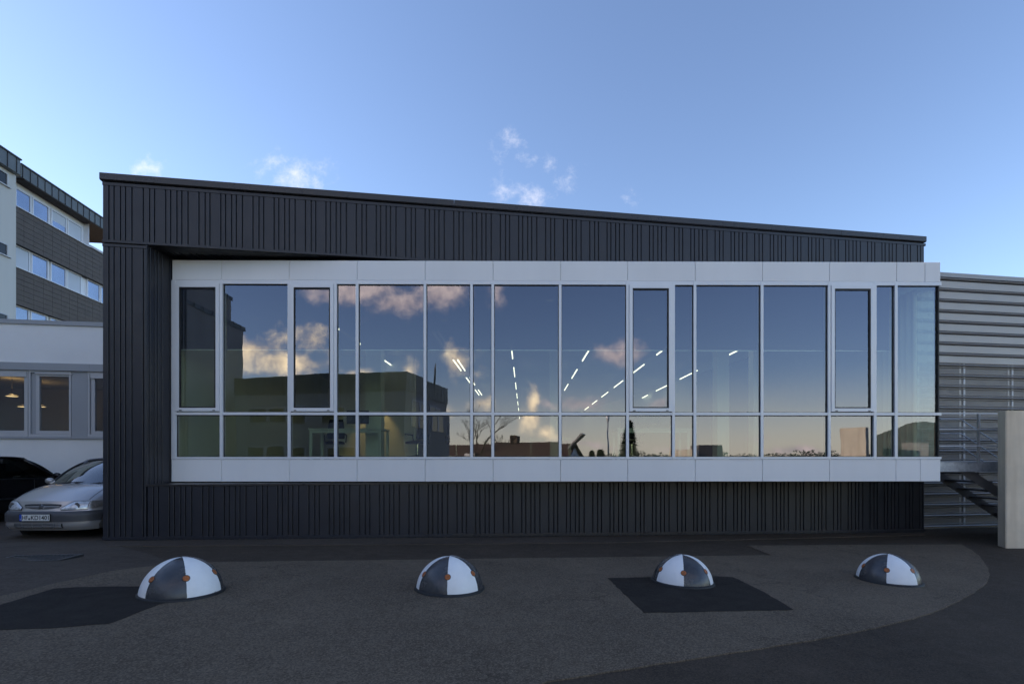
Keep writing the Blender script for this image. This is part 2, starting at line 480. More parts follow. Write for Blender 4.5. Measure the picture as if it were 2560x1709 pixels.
# ------------------------------------------------------------------ mesh helpers
class G:
    def __init__(self):
        self.v, self.f, self.m = [], [], []

    def poly(self, pts, mi=0):
        b = len(self.v)
        self.v += [tuple(p) for p in pts]
        self.f.append(tuple(range(b, b + len(pts))))
        self.m.append(mi)
        return self

    def box(self, x0, x1, y0, y1, z0, z1, mi=0, front=None):
        b = len(self.v)
        self.v += [(x, y, z) for z in (z0, z1) for (x, y) in ((x0, y0), (x1, y0), (x1, y1), (x0, y1))]
        fs = [(0, 3, 2, 1), (4, 5, 6, 7), (0, 1, 5, 4), (1, 2, 6, 5), (2, 3, 7, 6), (3, 0, 4, 7)]
        for i, q in enumerate(fs):
            self.f.append(tuple(b + k for k in q))
            self.m.append(front if (front is not None and i == 2) else mi)
        return self

    def prism(self, ring, a, b, mi=0):
        """ring: list of 3D points; extruded from +a to +b (vectors)"""
        n = len(ring)
        s = len(self.v)
        a, b = Vector(a), Vector(b)
        self.v += [tuple(Vector(p) + a) for p in ring] + [tuple(Vector(p) + b) for p in ring]
        for i in range(n):
            j = (i + 1) % n
            self.f.append((s + i, s + j, s + n + j, s + n + i))
            self.m.append(mi)
        self.f.append(tuple(s + n - 1 - i for i in range(n)))
        self.f.append(tuple(s + n + i for i in range(n)))
        self.m += [mi, mi]
        return self

    def tube(self, pts, r, seg=8, mi=0):
        pts = [Vector(p) for p in pts]
        rs = r if isinstance(r, (list, tuple)) else [r] * len(pts)
        base = len(self.v)
        for i, p in enumerate(pts):
            d = (pts[min(i + 1, len(pts) - 1)] - pts[max(i - 1, 0)]).normalized()
            u = d.cross(Vector((0.013, 0.027, 1.0)) if abs(d.z) < 0.95 else Vector((1, 0, 0))).normalized()
            w = d.cross(u)
            for k in range(seg):
                a = 2 * math.pi * k / seg
                self.v.append(tuple(p + (u * math.cos(a) + w * math.sin(a)) * rs[i]))
        for i in range(len(pts) - 1):
            for k in range(seg):
                k2 = (k + 1) % seg
                self.f.append((base + i * seg + k, base + i * seg + k2, base + (i + 1) * seg + k2, base + (i + 1) * seg + k))
                self.m.append(mi)
        self.f.append(tuple(base + seg - 1 - k for k in range(seg)))
        e = base + (len(pts) - 1) * seg
        self.f.append(tuple(e + k for k in range(seg)))
        self.m += [mi, mi]
        return self

    def grid(self, fn, nu, nv, mi=0, flip=False):
        base = len(self.v)
        for j in range(nv + 1):
            for i in range(nu + 1):
                self.v.append(tuple(fn(i / nu, j / nv)))
        for j in range(nv):
            for i in range(nu):
                a = base + j * (nu + 1) + i
                q = (a, a + 1, a + nu + 2, a + nu + 1)
                self.f.append(q[::-1] if flip else q)
                self.m.append(mi)
        return self

    def lathe(self, prof, seg=24, mi=0):
        base = len(self.v)
        for (r, z) in prof:
            for k in range(seg):
                a = 2 * math.pi * k / seg
                self.v.append((r * math.cos(a), r * math.sin(a), z))
        for j in range(len(prof) - 1):
            for k in range(seg):
                k2 = (k + 1) % seg
                self.f.append((base + j * seg + k, base + j * seg + k2, base + (j + 1) * seg + k2, base + (j + 1) * seg + k))
                self.m.append(mi)
        return self

    def mesh(self, name, mats, smooth=False, center=True):
        c = Vector((0, 0, 0))
        if center and self.v:
            lo = [min(p[i] for p in self.v) for i in range(3)]
            hi = [max(p[i] for p in self.v) for i in range(3)]
            c = Vector(((lo[0] + hi[0]) / 2, (lo[1] + hi[1]) / 2, lo[2]))
        me = bpy.data.meshes.new(name)
        me.from_pydata([tuple(Vector(p) - c) for p in self.v], [], self.f)
        for mt in (mats if isinstance(mats, (list, tuple)) else [mats]):
            me.materials.append(mt)
        me.polygons.foreach_set('material_index', self.m)
        if smooth:
            me.polygons.foreach_set('use_smooth', [True] * len(me.polygons))
        me.update()
        return me, c


WM = {}
I4 = Matrix.Identity(4)


def link(name, data, M4, parent=None, **props):
    o = bpy.data.objects.new(name, data)
    col.objects.link(o)
    if parent is not None:
        o.parent = parent
        o.matrix_parent_inverse = WM[parent.name].inverted()
    o.matrix_basis = M4
    WM[o.name] = M4.copy()
    for k, v in props.items():
        o[k] = v
    return o


def put(name, g, mats, frame=I4, parent=None, smooth=False, **props):
    me, c = g.mesh(name, mats, smooth)
    return link(name, me, frame @ Matrix.Translation(c), parent, **props)


def thing(name, loc, label, category, group=None, rz=0.0, frame=None):
    p = dict(label=label, category=category)
    if group:
        p['group'] = group
    o = link(name, None, frame if frame is not None else Matrix.Translation(loc) @ Matrix.Rotation(rz, 4, 'Z'), None, **p)
    o.empty_display_size = 0.2
    return o


def frame_xy(ox, oy, dx, dy, oz=0.0):
    l = math.hypot(dx, dy)
    dx, dy = dx / l, dy / l
    return Matrix(((dx, -dy, 0, ox), (dy, dx, 0, oy), (0, 0, 1, oz), (0, 0, 0, 1)))


def ray_u(fr, px, v=0.0):
    """local u (and world depth) where the pixel column px meets the vertical plane y=v of a frame"""
    ox, oy = (fr @ Vector((0, v, 0))).xy
    dx, dy = fr[0][0], fr[1][0]
    k = (px - CX) / F
    u = (k * oy - ox) / (dx - k * dy)
    return u, oy + dy * u


def z_at(py, Y):
    return EYE + (CY - py) / F * Y


def mirror_pt(px, py, D):
    """the real place of what is seen mirrored in the glazing at (px, py), D metres along the virtual view axis"""
    x, y = (px - CX) / F * D, D
    nx, ny = -0.00766, 1.0
    l = math.hypot(nx, ny)
    nx, ny = nx / l, ny / l
    d = (x + 6.54) * nx + (y - 9.66) * ny
    return Vector((x - 2 * d * nx, y - 2 * d * ny, z_at(py, D)))


def clampf(v, a, b):
    return max(a, min(b, v))


def ground_z(x, y):
    xc = clampf(x, -9, 9)
    z6 = 0.002 - 0.0317 * xc
    zb = -0.07 - 0.0140 * xc
    yw = 9 + 0.1607 * (xc + 7.29)
    t = clampf((y - 6) / (yw - 6), 0, 1)
    z = z6 + (zb - z6) * t
    if y < 2:
        z *= clampf((y + 6) / 8, 0, 1)
    if y < -24:
        z -= 2.6 * clampf((-24 - y) / 14, 0, 1)
    return z


# ------------------------------------------------------------------ ground
def lin(a, b, n):
    return [a + (b - a) * i / n for i in range(n + 1)]


gx = [-900, -400, -150, -70, -40] + lin(-24, -10, 20) + lin(-9.5, 9.5, 76) + lin(10, 24, 20) + [40, 70, 150, 400, 900]
gy = [-900, -400, -150, -80, -60] + lin(-42, -8, 34) + lin(-6, 2, 16) + lin(2.25, 16, 55) + [18, 22, 30, 50, 90, 160, 400, 900]
g = G()
g.v = [(x, y, ground_z(x, y)) for y in gy for x in gx]
nx_ = len(gx)
for j in range(len(gy) - 1):
    for i in range(nx_ - 1):
        a = j * nx_ + i
        g.f.append((a, a + 1, a + nx_ + 1, a + nx_))
        g.m.append(0)
me, c = g.mesh('ground', M['asphalt'], True, center=False)
link('ground', me, I4, kind='structure')


def on_ground(px, py):
    lo, hi = 1.0, 60.0
    for _ in range(50):
        Y = (lo + hi) / 2
        X = (px - CX) / F * Y
        if z_at(py, Y) > ground_z(X, Y):
            lo = Y
        else:
            hi = Y
    return X, Y


def patch(name, pts, mat, lift, jitter=0.02, rough=0.12):
    """a thin sheet of asphalt over the ground; pts in metres, outline roughened a little"""
    ring = []
    n = len(pts)
    for i in range(n):
        a, b = Vector(pts[i]), Vector(pts[(i + 1) % n])
        k = max(1, int((b - a).length / rough))
        for j in range(k):
            p = a.lerp(b, j / k)
            ring.append((p.x + random.uniform(-jitter, jitter), p.y + random.uniform(-jitter, jitter)))
    bm = bmesh.new()
    vs = [bm.verts.new((x, y, 0)) for x, y in ring]
    bm.faces.new(vs)
    bmesh.ops.triangulate(bm, faces=bm.faces[:])
    for _ in range(6):
        es = [e for e in bm.edges if e.calc_length() > 0.6]
        if not es:
            break
        bmesh.ops.subdivide_edges(bm, edges=es, cuts=1, use_grid_fill=False)
        bmesh.ops.triangulate(bm, faces=bm.faces[:])
    for v in bm.verts:
        v.co.z = ground_z(v.co.x, v.co.y) + lift
    for f in bm.faces:
        if f.normal.z < 0:
            f.normal_flip()
    rim = []
    for e in bm.edges:
        if len(e.link_faces) == 1:
            rim.append((e.link_loops[0].vert, e.link_loops[0].link_loop_next.vert))
    low_ = {}
    for a, b in rim:
        for v in (a, b):
            if v not in low_:
                low_[v] = bm.verts.new((v.co.x, v.co.y, v.co.z - lift - .01))
    for a, b in rim:
        bm.faces.new((b, a, low_[a], low_[b]))
    bm.normal_update()
    me = bpy.data.meshes.new(name)
    bm.to_mesh(me)
    bm.free()
    me.materials.append(mat)
    return link(name, me, I4, kind='structure')


GP = lambda L: [on_ground(*p) for p in L]
arc = GP([(2403, 1361), (2430, 1375), (2452, 1394), (2471, 1422), (2474, 1444), (2460, 1464), (2435, 1482), (2395, 1505), (2343, 1528), (2280, 1548), (2206, 1566), (2130, 1583), (2043, 1599),
          (1940, 1616), (1825, 1634), (1720, 1650), (1607, 1667), (1480, 1688), (1367, 1706)])
west = [(-1.0, 2.2), (-9.0, 1.2), (-14.0, 4.0)]
worn = arc + west + GP([(0, 1492), (120, 1463), (300, 1425), (420, 1411), (545, 1405), (900, 1401), (1280, 1396), (1600, 1392), (1928, 1388), (1868, 1364), (2150, 1362)])
patch('worn_asphalt', worn, M['asphalt_worn'], 0.010, 0.007)
patch('parking_asphalt', GP([(285, 1362), (445, 1408), (310, 1440), (120, 1480), (0, 1510)]) + [(-16, 7.6), (-17, 14.6), (-8.0, 14.6), (-7.4, 9.5)], M['asphalt_lot'], 0.006)
patch('asphalt_patch', GP([(-60, 1530), (0, 1514), (136, 1473), (200, 1469), (349, 1468), (470, 1470), (440, 1502), (395, 1514), (272, 1561), (130, 1573), (0, 1577), (-60, 1580)]), M['asphalt_new'], 0.014, 0.010, 0.09)
patch('asphalt_patch', GP([(1518, 1446), (1640, 1444), (1790, 1442), (1832, 1444), (1860, 1456), (1900, 1476), (1985, 1526), (1850, 1529), (1720, 1532), (1610, 1534), (1560, 1485)]), M['asphalt_new'], 0.014, 0.010, 0.09)
patch('kerb_strip', GP([(257, 1352), (900, 1346), (1500, 1342), (2312, 1331), (2312, 1337), (1500, 1357), (900, 1362), (270, 1366)]), M['asphalt_lot'], 0.012, 0.01)

# drain grate in the parking area
gc = on_ground(92, 1396)
fr = frame_xy(gc[0], gc[1], 0.97, 0.12, ground_z(*gc) - 0.014)
grate = thing('drain_grate', None, 'flat iron drain grate in the asphalt in front of the silver car', 'drain grate', frame=fr)
gg = G()
for a in ((-.42, .42, -.22, -.18), (-.42, .42, .18, .22), (-.42, -.38, -.18, .18), (.38, .42, -.18, .18)):
    gg.box(a[0], a[1], a[2], a[3], 0, 0.03)
put('grate_frame', gg, M['iron'], fr, grate)
bar, bc = G().box(-.012, .012, -.18, .18, 0.004, 0.026).mesh('grate_bar', M['iron'])
for i in range(14):
    link('grate_bar', bar, fr @ Matrix.Translation((-.34 + i * .0523, 0, 0.004)), grate)

# ------------------------------------------------------------------ main building: dark clad wall with the silver window box
A_W = math.atan(0.1607)
FW = frame_xy(-7.29, 9.0, math.cos(A_W), math.sin(A_W))
L_W = 16.46
FB = frame_xy(-6.54, 9.66, 1.0, 0.00766)
bld = thing('office_building', None, 'low office building clad in dark anthracite planks around a long silver window box', 'building', frame=FW @ Matrix.Translation((0, 0, -0.05)))
PATTERN = [0.179, 0.079, 0.101, 0.079, 0.101, 0.179, 0.101, 0.079]
GAP = 0.017
plank_cache = {}


def plank_mesh(w, h, key, mat=None):
    k = (round(w, 4), round(h, 4), key)
    if k not in plank_cache:
        d, c = 0.032, 0.004
        ring = [(0, d, 0), (0, c, 0), (c, 0, 0), (w - c, 0, 0), (w, c, 0), (w, d, 0)]
        gq = G().prism(ring, (0, 0, 0), (0, 0, h))
        plank_cache[k] = gq.mesh('plank', mat or M['clad'], center=False)[0]
    return plank_cache[k]


def planks(fr, u0, u1, z0, z1, parent, name='plank', phase=0, v=0.0):
    u, i = u0, phase
    while u < u1 - 0.03:
        w = min(PATTERN[i % 8], u1 - u)
        link(name, plank_mesh(w - GAP, z1 - z0, name), fr @ Matrix.Translation((u, v + random.uniform(-.0008, .0008), z0)), parent)
        u += PATTERN[i % 8]
        i += 1


# upper wall
up = put('upper_wall', G().box(0, L_W, 0.034, 0.28, 5.20, 6.20), M['groove'], FW, bld)
planks(FW, 0.0, 0.10, 5.253, 6.188, up)
planks(FW, 0.102, L_W - 0.01, 5.253, 6.188, up, phase=1)
put('trim', G().box(-.006, L_W + .006, -.006, 0.03, 6.192, 6.244), M['clad'], FW, bld)
put('trim', G().box(-.006, L_W + .006, -.006, 0.03, 5.206, 5.249), M['clad'], FW, bld)
u = -0.03
for ln in (0.86, 2.45, 2.75, 2.78, 2.75, 2.76, 2.13):
    g = G().prism([(u, -0.045, 6.276), (u, -0.045, 6.385), (u, 0.45, 6.375), (u, 0.45, 6.262), (u, -0.02, 6.262)], (0, 0, 0), (ln - 0.004, 0, 0))
    put('coping', g, M['coping'], FW, bld)
    u += ln
put('coping_underlay', G().box(0.02, L_W - .02, 0.02, 0.40, 6.2445, 6.274), M['groove'], FW, bld)
# pier at the corner
U_P = 0.692
pier = put('corner_pier', G().box(0, U_P - 0.036, 0.034, 0.60, -0.3, 5.13), M['groove'], FW, bld)
planks(FW, 0.0, 0.10, 0.085, 5.128, pier)
planks(FW, 0.102, U_P, 0.085, 5.128, pier, phase=1)
put('trim', G().box(-.006, U_P + .002, -.006, 0.03, 5.134, 5.180), M['clad'], FW, bld)
put('trim_backing', G().box(0, U_P, .03, 0.3, 5.134, 5.199), M['groove'], FW, bld)
# reveal of the recess (planked, faces the window box)
rv0 = FW @ Vector((U_P, 0, 0))
rv1 = FB @ Vector((-0.015, 0.14, 0))
FR = frame_xy(rv0.x, rv0.y, rv1.x - rv0.x, rv1.y - rv0.y)
LR = math.hypot(rv1.x - rv0.x, rv1.y - rv0.y)
rev = put('recess_reveal', G().box(0.03, LR, 0.034, 0.09, 0.95, 5.20), M['groove'], FR, bld)
planks(FR, 0.0, LR, 1.0, 5.20, rev, phase=1)
# lower wall
low = put('lower_wall', G().box(U_P + .04, L_W, 0.034, 0.28, -0.40, 0.968), M['groove'], FW, bld)
planks(FW, U_P + 0.01, L_W - 0.01, -0.36, 0.965, low, phase=6)


def wall_ground(u):
    p = FW @ Vector((u, -0.02, 0))
    return ground_z(p.x, p.y)


za, zb_ = wall_ground(0), wall_ground(L_W)
for (a, b, ma) in ((0, 6.0, 'clad'), (6.004, 11.2, 'coping'), (11.204, L_W, 'clad')):
    z0, z1 = za + (zb_ - za) * a / L_W, za + (zb_ - za) * b / L_W
    g = G()
    g.v = [(a - .005, -.012, z0 + .02), (b, -.012, z1 + .02), (b, .03, z1 + .02), (a - .005, .03, z0 + .02), (a - .005, -.012, z0 + .068), (b, -.012, z1 + .068), (b, .03, z1 + .075), (a - .005, .03, z0 + .075)]
    g.f = [(0, 3, 2, 1), (4, 5, 6, 7), (0, 1, 5, 4), (1, 2, 6, 5), (2, 3, 7, 6), (3, 0, 4, 7)]
    g.m = [0] * 6
    put('base_flashing', g, M[ma], FW, bld)
# sill sheet over the lower wall and under the box
def wv(u):                                             # wall line point in world xy
    p = FW @ Vector((u, 0, 0))
    return p.x, p.y


def box_back(x):
    return 9.66 + 0.00766 * (x + 6.54)


ux = 0.72
while True:
    x, y = wv(ux)
    if y > box_back(x) + 0.10:
        break
    ux += 0.05
U_X = ux
p0, p1 = wv(U_P), wv(U_X)
q = FW @ Vector((U_P - .03, -.014, 0))
q1 = FW @ Vector((L_W, -.014, 0))
g = G().prism([(q.x, q.y, 0), (q1.x, q1.y, 0), (q1.x - .03, q1.y + .2, 0), (p1[0], p1[1] + .12, 0), (p0[0] - .02, box_back(p0[0]) + .12, 0)], (0, 0, .972), (0, 0, 1.008))
put('sill_flashing', g, M['coping'], I4, bld)
# soffit planks over the recess
sof = put('soffit', G().prism([(p0[0], p0[1] + .04, 0), (p1[0], p1[1], 0), (p1[0], box_back(p1[0]) + .3, 0), (p0[0], box_back(p0[0]) + .3, 0)], (0, 0, 5.238), (0, 0, 5.26)), M['groove'], I4, bld)
u, i = U_P - .02, 1
while u < U_X - 0.1:
    w = PATTERN[i % 8] - GAP
    a, b = wv(u), wv(u + w)
    put('soffit_plank', G().prism([(a[0], a[1] + .034, 0), (b[0], b[1] + .034, 0), (b[0], box_back(b[0]) + .16, 0), (a[0], box_back(a[0]) + .16, 0)], (0, 0, 5.207), (0, 0, 5.236)), M['clad'], I4, sof)
    u += PATTERN[i % 8]
    i += 1
# bulk of the building behind: side wall, far walls, roof
DEEP = 36.0
put('side_wall', G().box(0, 0.14, 0.62, DEEP, -0.3, 6.2), M['clad'], FW, bld)
put('end_wall', G().box(L_W - .14, L_W - .002, 0.29, DEEP, -0.5, 6.2), M['clad'], FW, bld)
put('rear_wall', G().box(0, L_W, DEEP + .002, DEEP + .2, -0.5, 6.2), M['clad'], FW, bld)
put('roof', G().box(0.15, L_W - .15, 0.46, DEEP, 6.24, 6.33), M['groove'], FW, bld)

# --- silver window box
BU = lambda px: ray_u(FB, px)[0]
U_R = BU(2351.5)
top_seams = [BU(p) for p in (430, 553.6, 722.5, 892.5, 1062.6, 1232.6, 1401.5, 1569.3, 1738.2, 1906, 2073.9, 2241.7, 2312.6)] + [U_R]
bot_seams = [BU(p) for p in (428, 553, 722.5, 892.5, 1062.6, 1232.6, 1401.5, 1569.3, 1738.2, 1906, 2073.9, 2240, 2301)] + [U_R]
Z0, Z1, Z2, Z3 = 1.03, 1.445, 4.772, 5.142


def cassette(a, b, z0, z1):
    d, c = 0.045, 0.005
    g = G()
    g.v = [(a, c, z0), (b, c, z0), (b, c, z1), (a, c, z1), (a + c, 0, z0 + c), (b - c, 0, z0 + c), (b - c, 0, z1 - c), (a + c, 0, z1 - c), (a, d, z0), (b, d, z0), (b, d, z1), (a, d, z1)]
    g.f = [(4, 5, 6, 7), (0, 1, 5, 4), (1, 2, 6, 5), (2, 3, 7, 6), (3, 0, 4, 7), (1, 0, 8, 9), (2, 1, 9, 10), (3, 2, 10, 11), (0, 3, 11, 8), (9, 8, 11, 10)]
    g.m = [0] * len(g.f)
    return g


for S, za_, zb2 in ((top_seams, Z2 + .004, Z3), (bot_seams, Z0, Z1 - .004)):
    for a, b in zip(S, S[1:]):
        put('fascia_panel', cassette(a + .003, b - .003, za_, zb2), M['panel'], FB @ Matrix.Translation((0, random.uniform(-.001, .001), 0)), bld)
put('fascia_backing', G().box(0.01, U_R - .05, .05, .14, Z2 + .02, Z3 - .01), M['gasket'], FB, bld)
put('fascia_backing', G().box(0.01, U_R - .05, .05, .14, Z0 + .01, Z1 - .02), M['gasket'], FB, bld)
# frame of the right return (faces right) and the box's lid and floor
pr = FB @ Vector((U_R, 0, 0))
FT = frame_xy(pr.x, pr.y, -0.02, 1.0)
LT = 1.72
for a, b in ((0.006, .86), (.866, LT)):
    put('fascia_panel', cassette(a + .05, b, Z2 + .004, Z3), M['panel'], FT, bld)
    put('fascia_panel', cassette(a + .05, b, Z0, Z1 - .004), M['panel'], FT, bld)
xl, xr = (FB @ Vector((0.01, 0, 0))).x, (FB @ Vector((U_R - .01, 0, 0))).x
uend = ray_u(FW, 2310)[0]
we = FW @ Vector((uend, .02, 0))
lid = [(wv(U_X)[0] + .35, box_back(wv(U_X)[0]) + .05, 0), (xr, box_back(xr) + .05, 0), (xr - .03, box_back(xr) + 1.7, 0), (wv(U_X)[0] + .35, box_back(wv(U_X)[0]) + .12, 0)]
put('box_lid', G().prism(lid, (0, 0, Z3 - .03), (0, 0, Z3 - .006)), M['panel'], I4, bld)
put('box_underside', G().prism([(xl, box_back(xl) + .05, 0), (xr, box_back(xr) + .05, 0), (xr - .03, box_back(xr) + 1.7, 0), (xl, box_back(xl) + .5, 0)], (0, 0, Z0 + .006), (0, 0, Z0 + .03)), M['gasket'], I4, bld)

mull_px = [437, 553.5, 723, 839, 893, 1062.5, 1179, 1232, 1400.3, 1568.6, 1683.5, 1737, 1904.7, 2072.7, 2187, 2239.7, 2346.5]
mu = [BU(p) for p in mull_px]
SASH = {0, 2, 9, 13}
MW = 0.025
ZT0, ZT1 = 2.268, 2.318
ZH, ZS = 4.702, 1.490
def tilt(u, z):
    c = Matrix.Translation((u, .04, z))
    return c @ Matrix.Rotation(R(random.uniform(-.10, .10)), 4, 'X') @ Matrix.Rotation(R(random.uniform(-.10, .10)), 4, 'Z') @ c.inverted()


for i, u in enumerate(mu):
    w = MW if i < 16 else 0.012
    put('mullion', G().box(u - w, u + w, -0.014 if i < 16 else 0.0, 0.09, Z1, Z2), M['frame'] if i < 16 else M['gasket'], FB, bld)
put('edge_post', G().box(-.012, mu[0] - MW - .002, 0.0, 0.09, Z1, Z2), M['frame'], FB, bld)
for i in range(16):
    a, b = mu[i] + MW + .001, mu[i + 1] - (MW if i < 15 else 0) - .001
    e = b if i < 15 else U_R + 0.01
    put('transom', G().box(a, e, -0.010, 0.07, ZT0, ZT1), M['frame'], FB, bld)
    put('head_rail', G().box(a, e, -0.010, 0.08, ZH, Z2 - .002), M['frame'], FB, bld)
    put('sill_rail', G().box(a, e, -0.010, 0.08, Z1 + .002, ZS), M['frame'], FB, bld)
    win = thing('window', None, '', '', frame=FB @ Matrix.Translation(((a + b) / 2, 0.03, ZS)))
    del win['label'], win['category']
    win.parent = bld
    win.matrix_parent_inverse = WM[bld.name].inverted()
    gk = G()
    for (z0, z1) in ((ZS, ZT0), (ZT1, ZH)):
        gk.box(a, b, .022, .05, z0, z0 + .010).box(a, b, .022, .05, z1 - .016, z1)
        gk.box(a, a + .010, .0221, .05, z0 + .010, z1 - .016).box(b - .010, b, .0221, .05, z0 + .010, z1 - .016)
    put('gasket', gk, M['gasket'], FB, win)
    put('pane', G().box(a + .008, b - .008, .034, .046, ZS + .008, ZT0 - .010, 1, 0), [M['pane'], M['pane_clear']], FB @ tilt((a + b) / 2, 1.9), win)
    if i in SASH:
        s0, s1, w = ZT1 + .018, ZH - .006, 0.062
        gs = G().box(a + .004, b - .004, -.030, .02, s0, s0 + w).box(a + .004, b - .004, -.030, .02, s1 - w, s1)
        gs.box(a + .004, a + .004 + w, -.0298, .02, s0 + w, s1 - w).box(b - .004 - w, b - .004, -.0298, .02, s0 + w, s1 - w)
        put('sash', gs, M['frame'], FB, win)
        gi = G()
        aa, bb, c0, c1 = a + .004 + w, b - .004 - w, s0 + w, s1 - w
        gi.box(aa, bb, -.022, .02, c1 - .030, c1).box(aa, bb, -.022, .02, c0, c0 + .022).box(aa, aa + .016, -.0218, .02, c0 + .022, c1 - .03).box(bb - .024, bb, -.0218, .02, c0 + .022, c1 - .03)
        put('sash_gasket', gi, M['gasket'], FB, win)
        for q in (.12, .88):
            uc = a + (b - a) * q
            put('drain_cap', G().box(uc - .022, uc + .022, -.037, -.0302, s0 + .008, s0 + .022), M['gasket'], FB, win)
        put('pane', G().box(aa + .01, bb - .01, .0, .012, c0 + .01, c1 - .02, 1, 0), [M['pane'], M['pane_clear']], FB @ tilt((a + b) / 2, 3.5), win)
    else:
        put('pane', G().box(a + .008, b - .008, .034, .046, ZT1 + .008, ZH - .010, 1, 0), [M['pane'], M['pane_clear']], FB @ tilt((a + b) / 2, 3.5), win)
    if i < 15:
        bl = put('roller_blind', G().box(a - .01, b + .01, .150, .152, 3.515, 4.75), M['blind'], FB, win)
        put('blind_bar', G().box(a - .01, b + .01, .144, .158, 3.500, 3.514), M['frame'], FB, bl)
# right return glazing
for (z0, z1) in ((ZS, ZT0), (ZT1, ZH)):
    put('return_pane', G().box(.03, LT - .1, .034, .046, z0, z1, 1, 0), [M['pane'], M['pane_clear']], FT, bld)
put('return_rail', G().box(.0, LT, -.006, .07, ZT0, ZT1), M['frame'], FT, bld)
put('return_rail', G().box(.0, LT, -.006, .07, ZH, Z2 - .002), M['frame'], FT, bld)
put('return_rail', G().box(.0, LT, -.006, .07, Z1 + .002, ZS), M['frame'], FT, bld)
put('return_post', G().box(LT - .1, LT, -.008, .09, Z1, Z2), M['frame'], FT, bld)
put('return_post', G().box(.78, .82, -.008, .05, ZS + .002, ZH - .002), M['frame'], FT, bld)

# --- interior shell
FLOOR = 1.40
xlw = xl - .02
flr = [(xlw - .05, box_back(xl) + .15, 0), (xr - .05, box_back(xr) + .15, 0), (xr - .08, box_back(xr) + 1.75, 0), (8.6, 11.9, 0), (3.2, 44.5, 0), (-12.0, 44.0, 0)]
put('floor', G().prism(flr, (0, 0, FLOOR - .2), (0, 0, FLOOR)), M['intfloor'], I4, bld)
put('ceiling', G().prism(flr, (0, 0, 4.80), (0, 0, 4.92)), M['intceil'], I4, bld)
put('inner_wall', G().prism([(xlw - .12, box_back(xl) + .12, 0), (xlw, box_back(xl) + .12, 0), (-11.8, 43.5, 0), (-11.95, 43.5, 0)], (0, 0, FLOOR + .002), (0, 0, 4.798)), M['intwall'], I4, bld)
put('inner_wall', G().prism([(8.5, 11.95, 0), (8.62, 11.95, 0), (3.5, 43.6, 0), (3.38, 43.6, 0)], (0, 0, FLOOR + .002), (0, 0, 4.798)), M['intwall'], I4, bld)
put('inner_wall', G().box(-11.9, 3.6, 43.2, 43.35, FLOOR + .002, 4.798), M['intwall'], I4, bld)
put('partition', G().box(-6.2, -3.6, 17.2, 17.35, FLOOR + .002, 4.798), M['intwall'], I4, bld)
for (pa, pb, Y) in ((914, 952, 13.2), (1376, 1404, 15.5), (1793, 1823, 14.0), (1884, 1902, 15.0), (2222, 2238, 12.2)):
    xa, xb = (pa - CX) / F * Y, (pb - CX) / F * Y
    put('column', G().box(xa, xb, Y, Y + .35, FLOOR + .002, 4.798), M['intwhite'], I4, bld)

# ------------------------------------------------------------------ lamps in the office
ORD = ('nearest', 'second', 'third', 'fourth', 'fifth', 'sixth', 'seventh', 'farthest')


def strip_light(x, y, ln, row, double=False, k=0):
    o = thing('strip_light', (x, y, 4.50), '%s lit strip light from the glass, %s' % (ORD[k], row), 'pendant light', 'linear lights in the office: ' + row)
    fr = Matrix.Translation((x, y, 4.50))
    for dx in ((-.07, .07) if double else (0,)):
        put('housing', G().box(dx - .026, dx + .026, 0, ln, .03, .065), M['frame'], fr, o)
        put('tube', G().box(dx - .013, dx + .013, .02, ln - .02, 0, .029), M['light'], fr, o)
    for q in (.25, ln - .25):
        put('wire', G().box(-.003, .003, q - .003, q + .003, .0755, .299), M['frame'], fr, o)


for (x, row, y0, n, dbl) in ((-2.15, 'paired row left of the bright column', 12.6, 4, True), (-.35, 'row behind the middle panes', 14.0, 8, False),
                             (1.85, 'row just right of the middle', 14.4, 7, False), (3.95, 'long diagonal row right of the middle', 13.4, 7, False),
                             (6.1, 'row nearest the glass corner', 14.6, 4, False), (-4.4, 'row over the desk beside the column', 12.0, 2, False)):
    for k in range(n):
        strip_light(x, y0 + k * 3.67, 2.1, row, dbl, k)
for (px, py, lab) in ((640, 793, 'in the first wide pane, right of the tower reflection'), (1110, 798, 'left of the narrow middle pane'), (1375, 748, 'highest up in the middle pane'),
                      (1621, 797, 'in the third opening sash'), (1912, 748, 'at the mullion between two wide panes'), (2097, 797, 'in the opening sash near the glass corner')):
    Y = 3.3 * F / (CY - py)
    x = (px - CX) / F * Y
    o = thing('downlight', (x, Y, 4.77), 'faint round downlight ' + lab, 'downlight', 'downlights behind the blinds')
    fr = Matrix.Translation((x, Y, 4.77))
    put('ring', G().lathe([(.09, 0.0), (.13, 0.0), (.14, .028)], 20), M['frame'], fr, o, True)
    put('lens', G().lathe([(.001, .012), (.088, .012), (.089, .028)], 20), M['downlight'], fr, o)


# ------------------------------------------------------------------ furniture behind the glass
def desk(x0, x1, y0, label):
    o = thing('desk', ((x0 + x1) / 2, y0 + .4, FLOOR), label, 'desk')
    z = FLOOR
    put('desk_top', G().box(x0, x1, y0, y0 + .8, z + .735, z + .765), M['wood'], I4, o)
    put('apron', G().box(x0 + .06, x1 - .06, y0 + .04, y0 + .07, z + .66, z + .734), M['wood'], I4, o)
    for a in (x0 + .02, x1 - .08):
        for b in (y0 + .03, y0 + .71):
            put('leg', G().box(a, a + .06, b, b + .06, z + .001, z + .734), M['wood'], I4, o)


def monitor(x, y, label):
    z = FLOOR + .766
    fr = Matrix.Translation((x, y, z))
    o = thing('monitor', (x, y, z), label, 'monitor')
    put('foot', G().box(-.11, .11, -.08, .08, 0, .012), M['screen'], fr, o)
    put('stem', G().box(-.02, .02, -.0, .03, .0125, .2), M['screen'], fr, o)
    put('display', G().box(-.27, .27, -.035, -.001, .13, .46), M['screen'], fr, o)


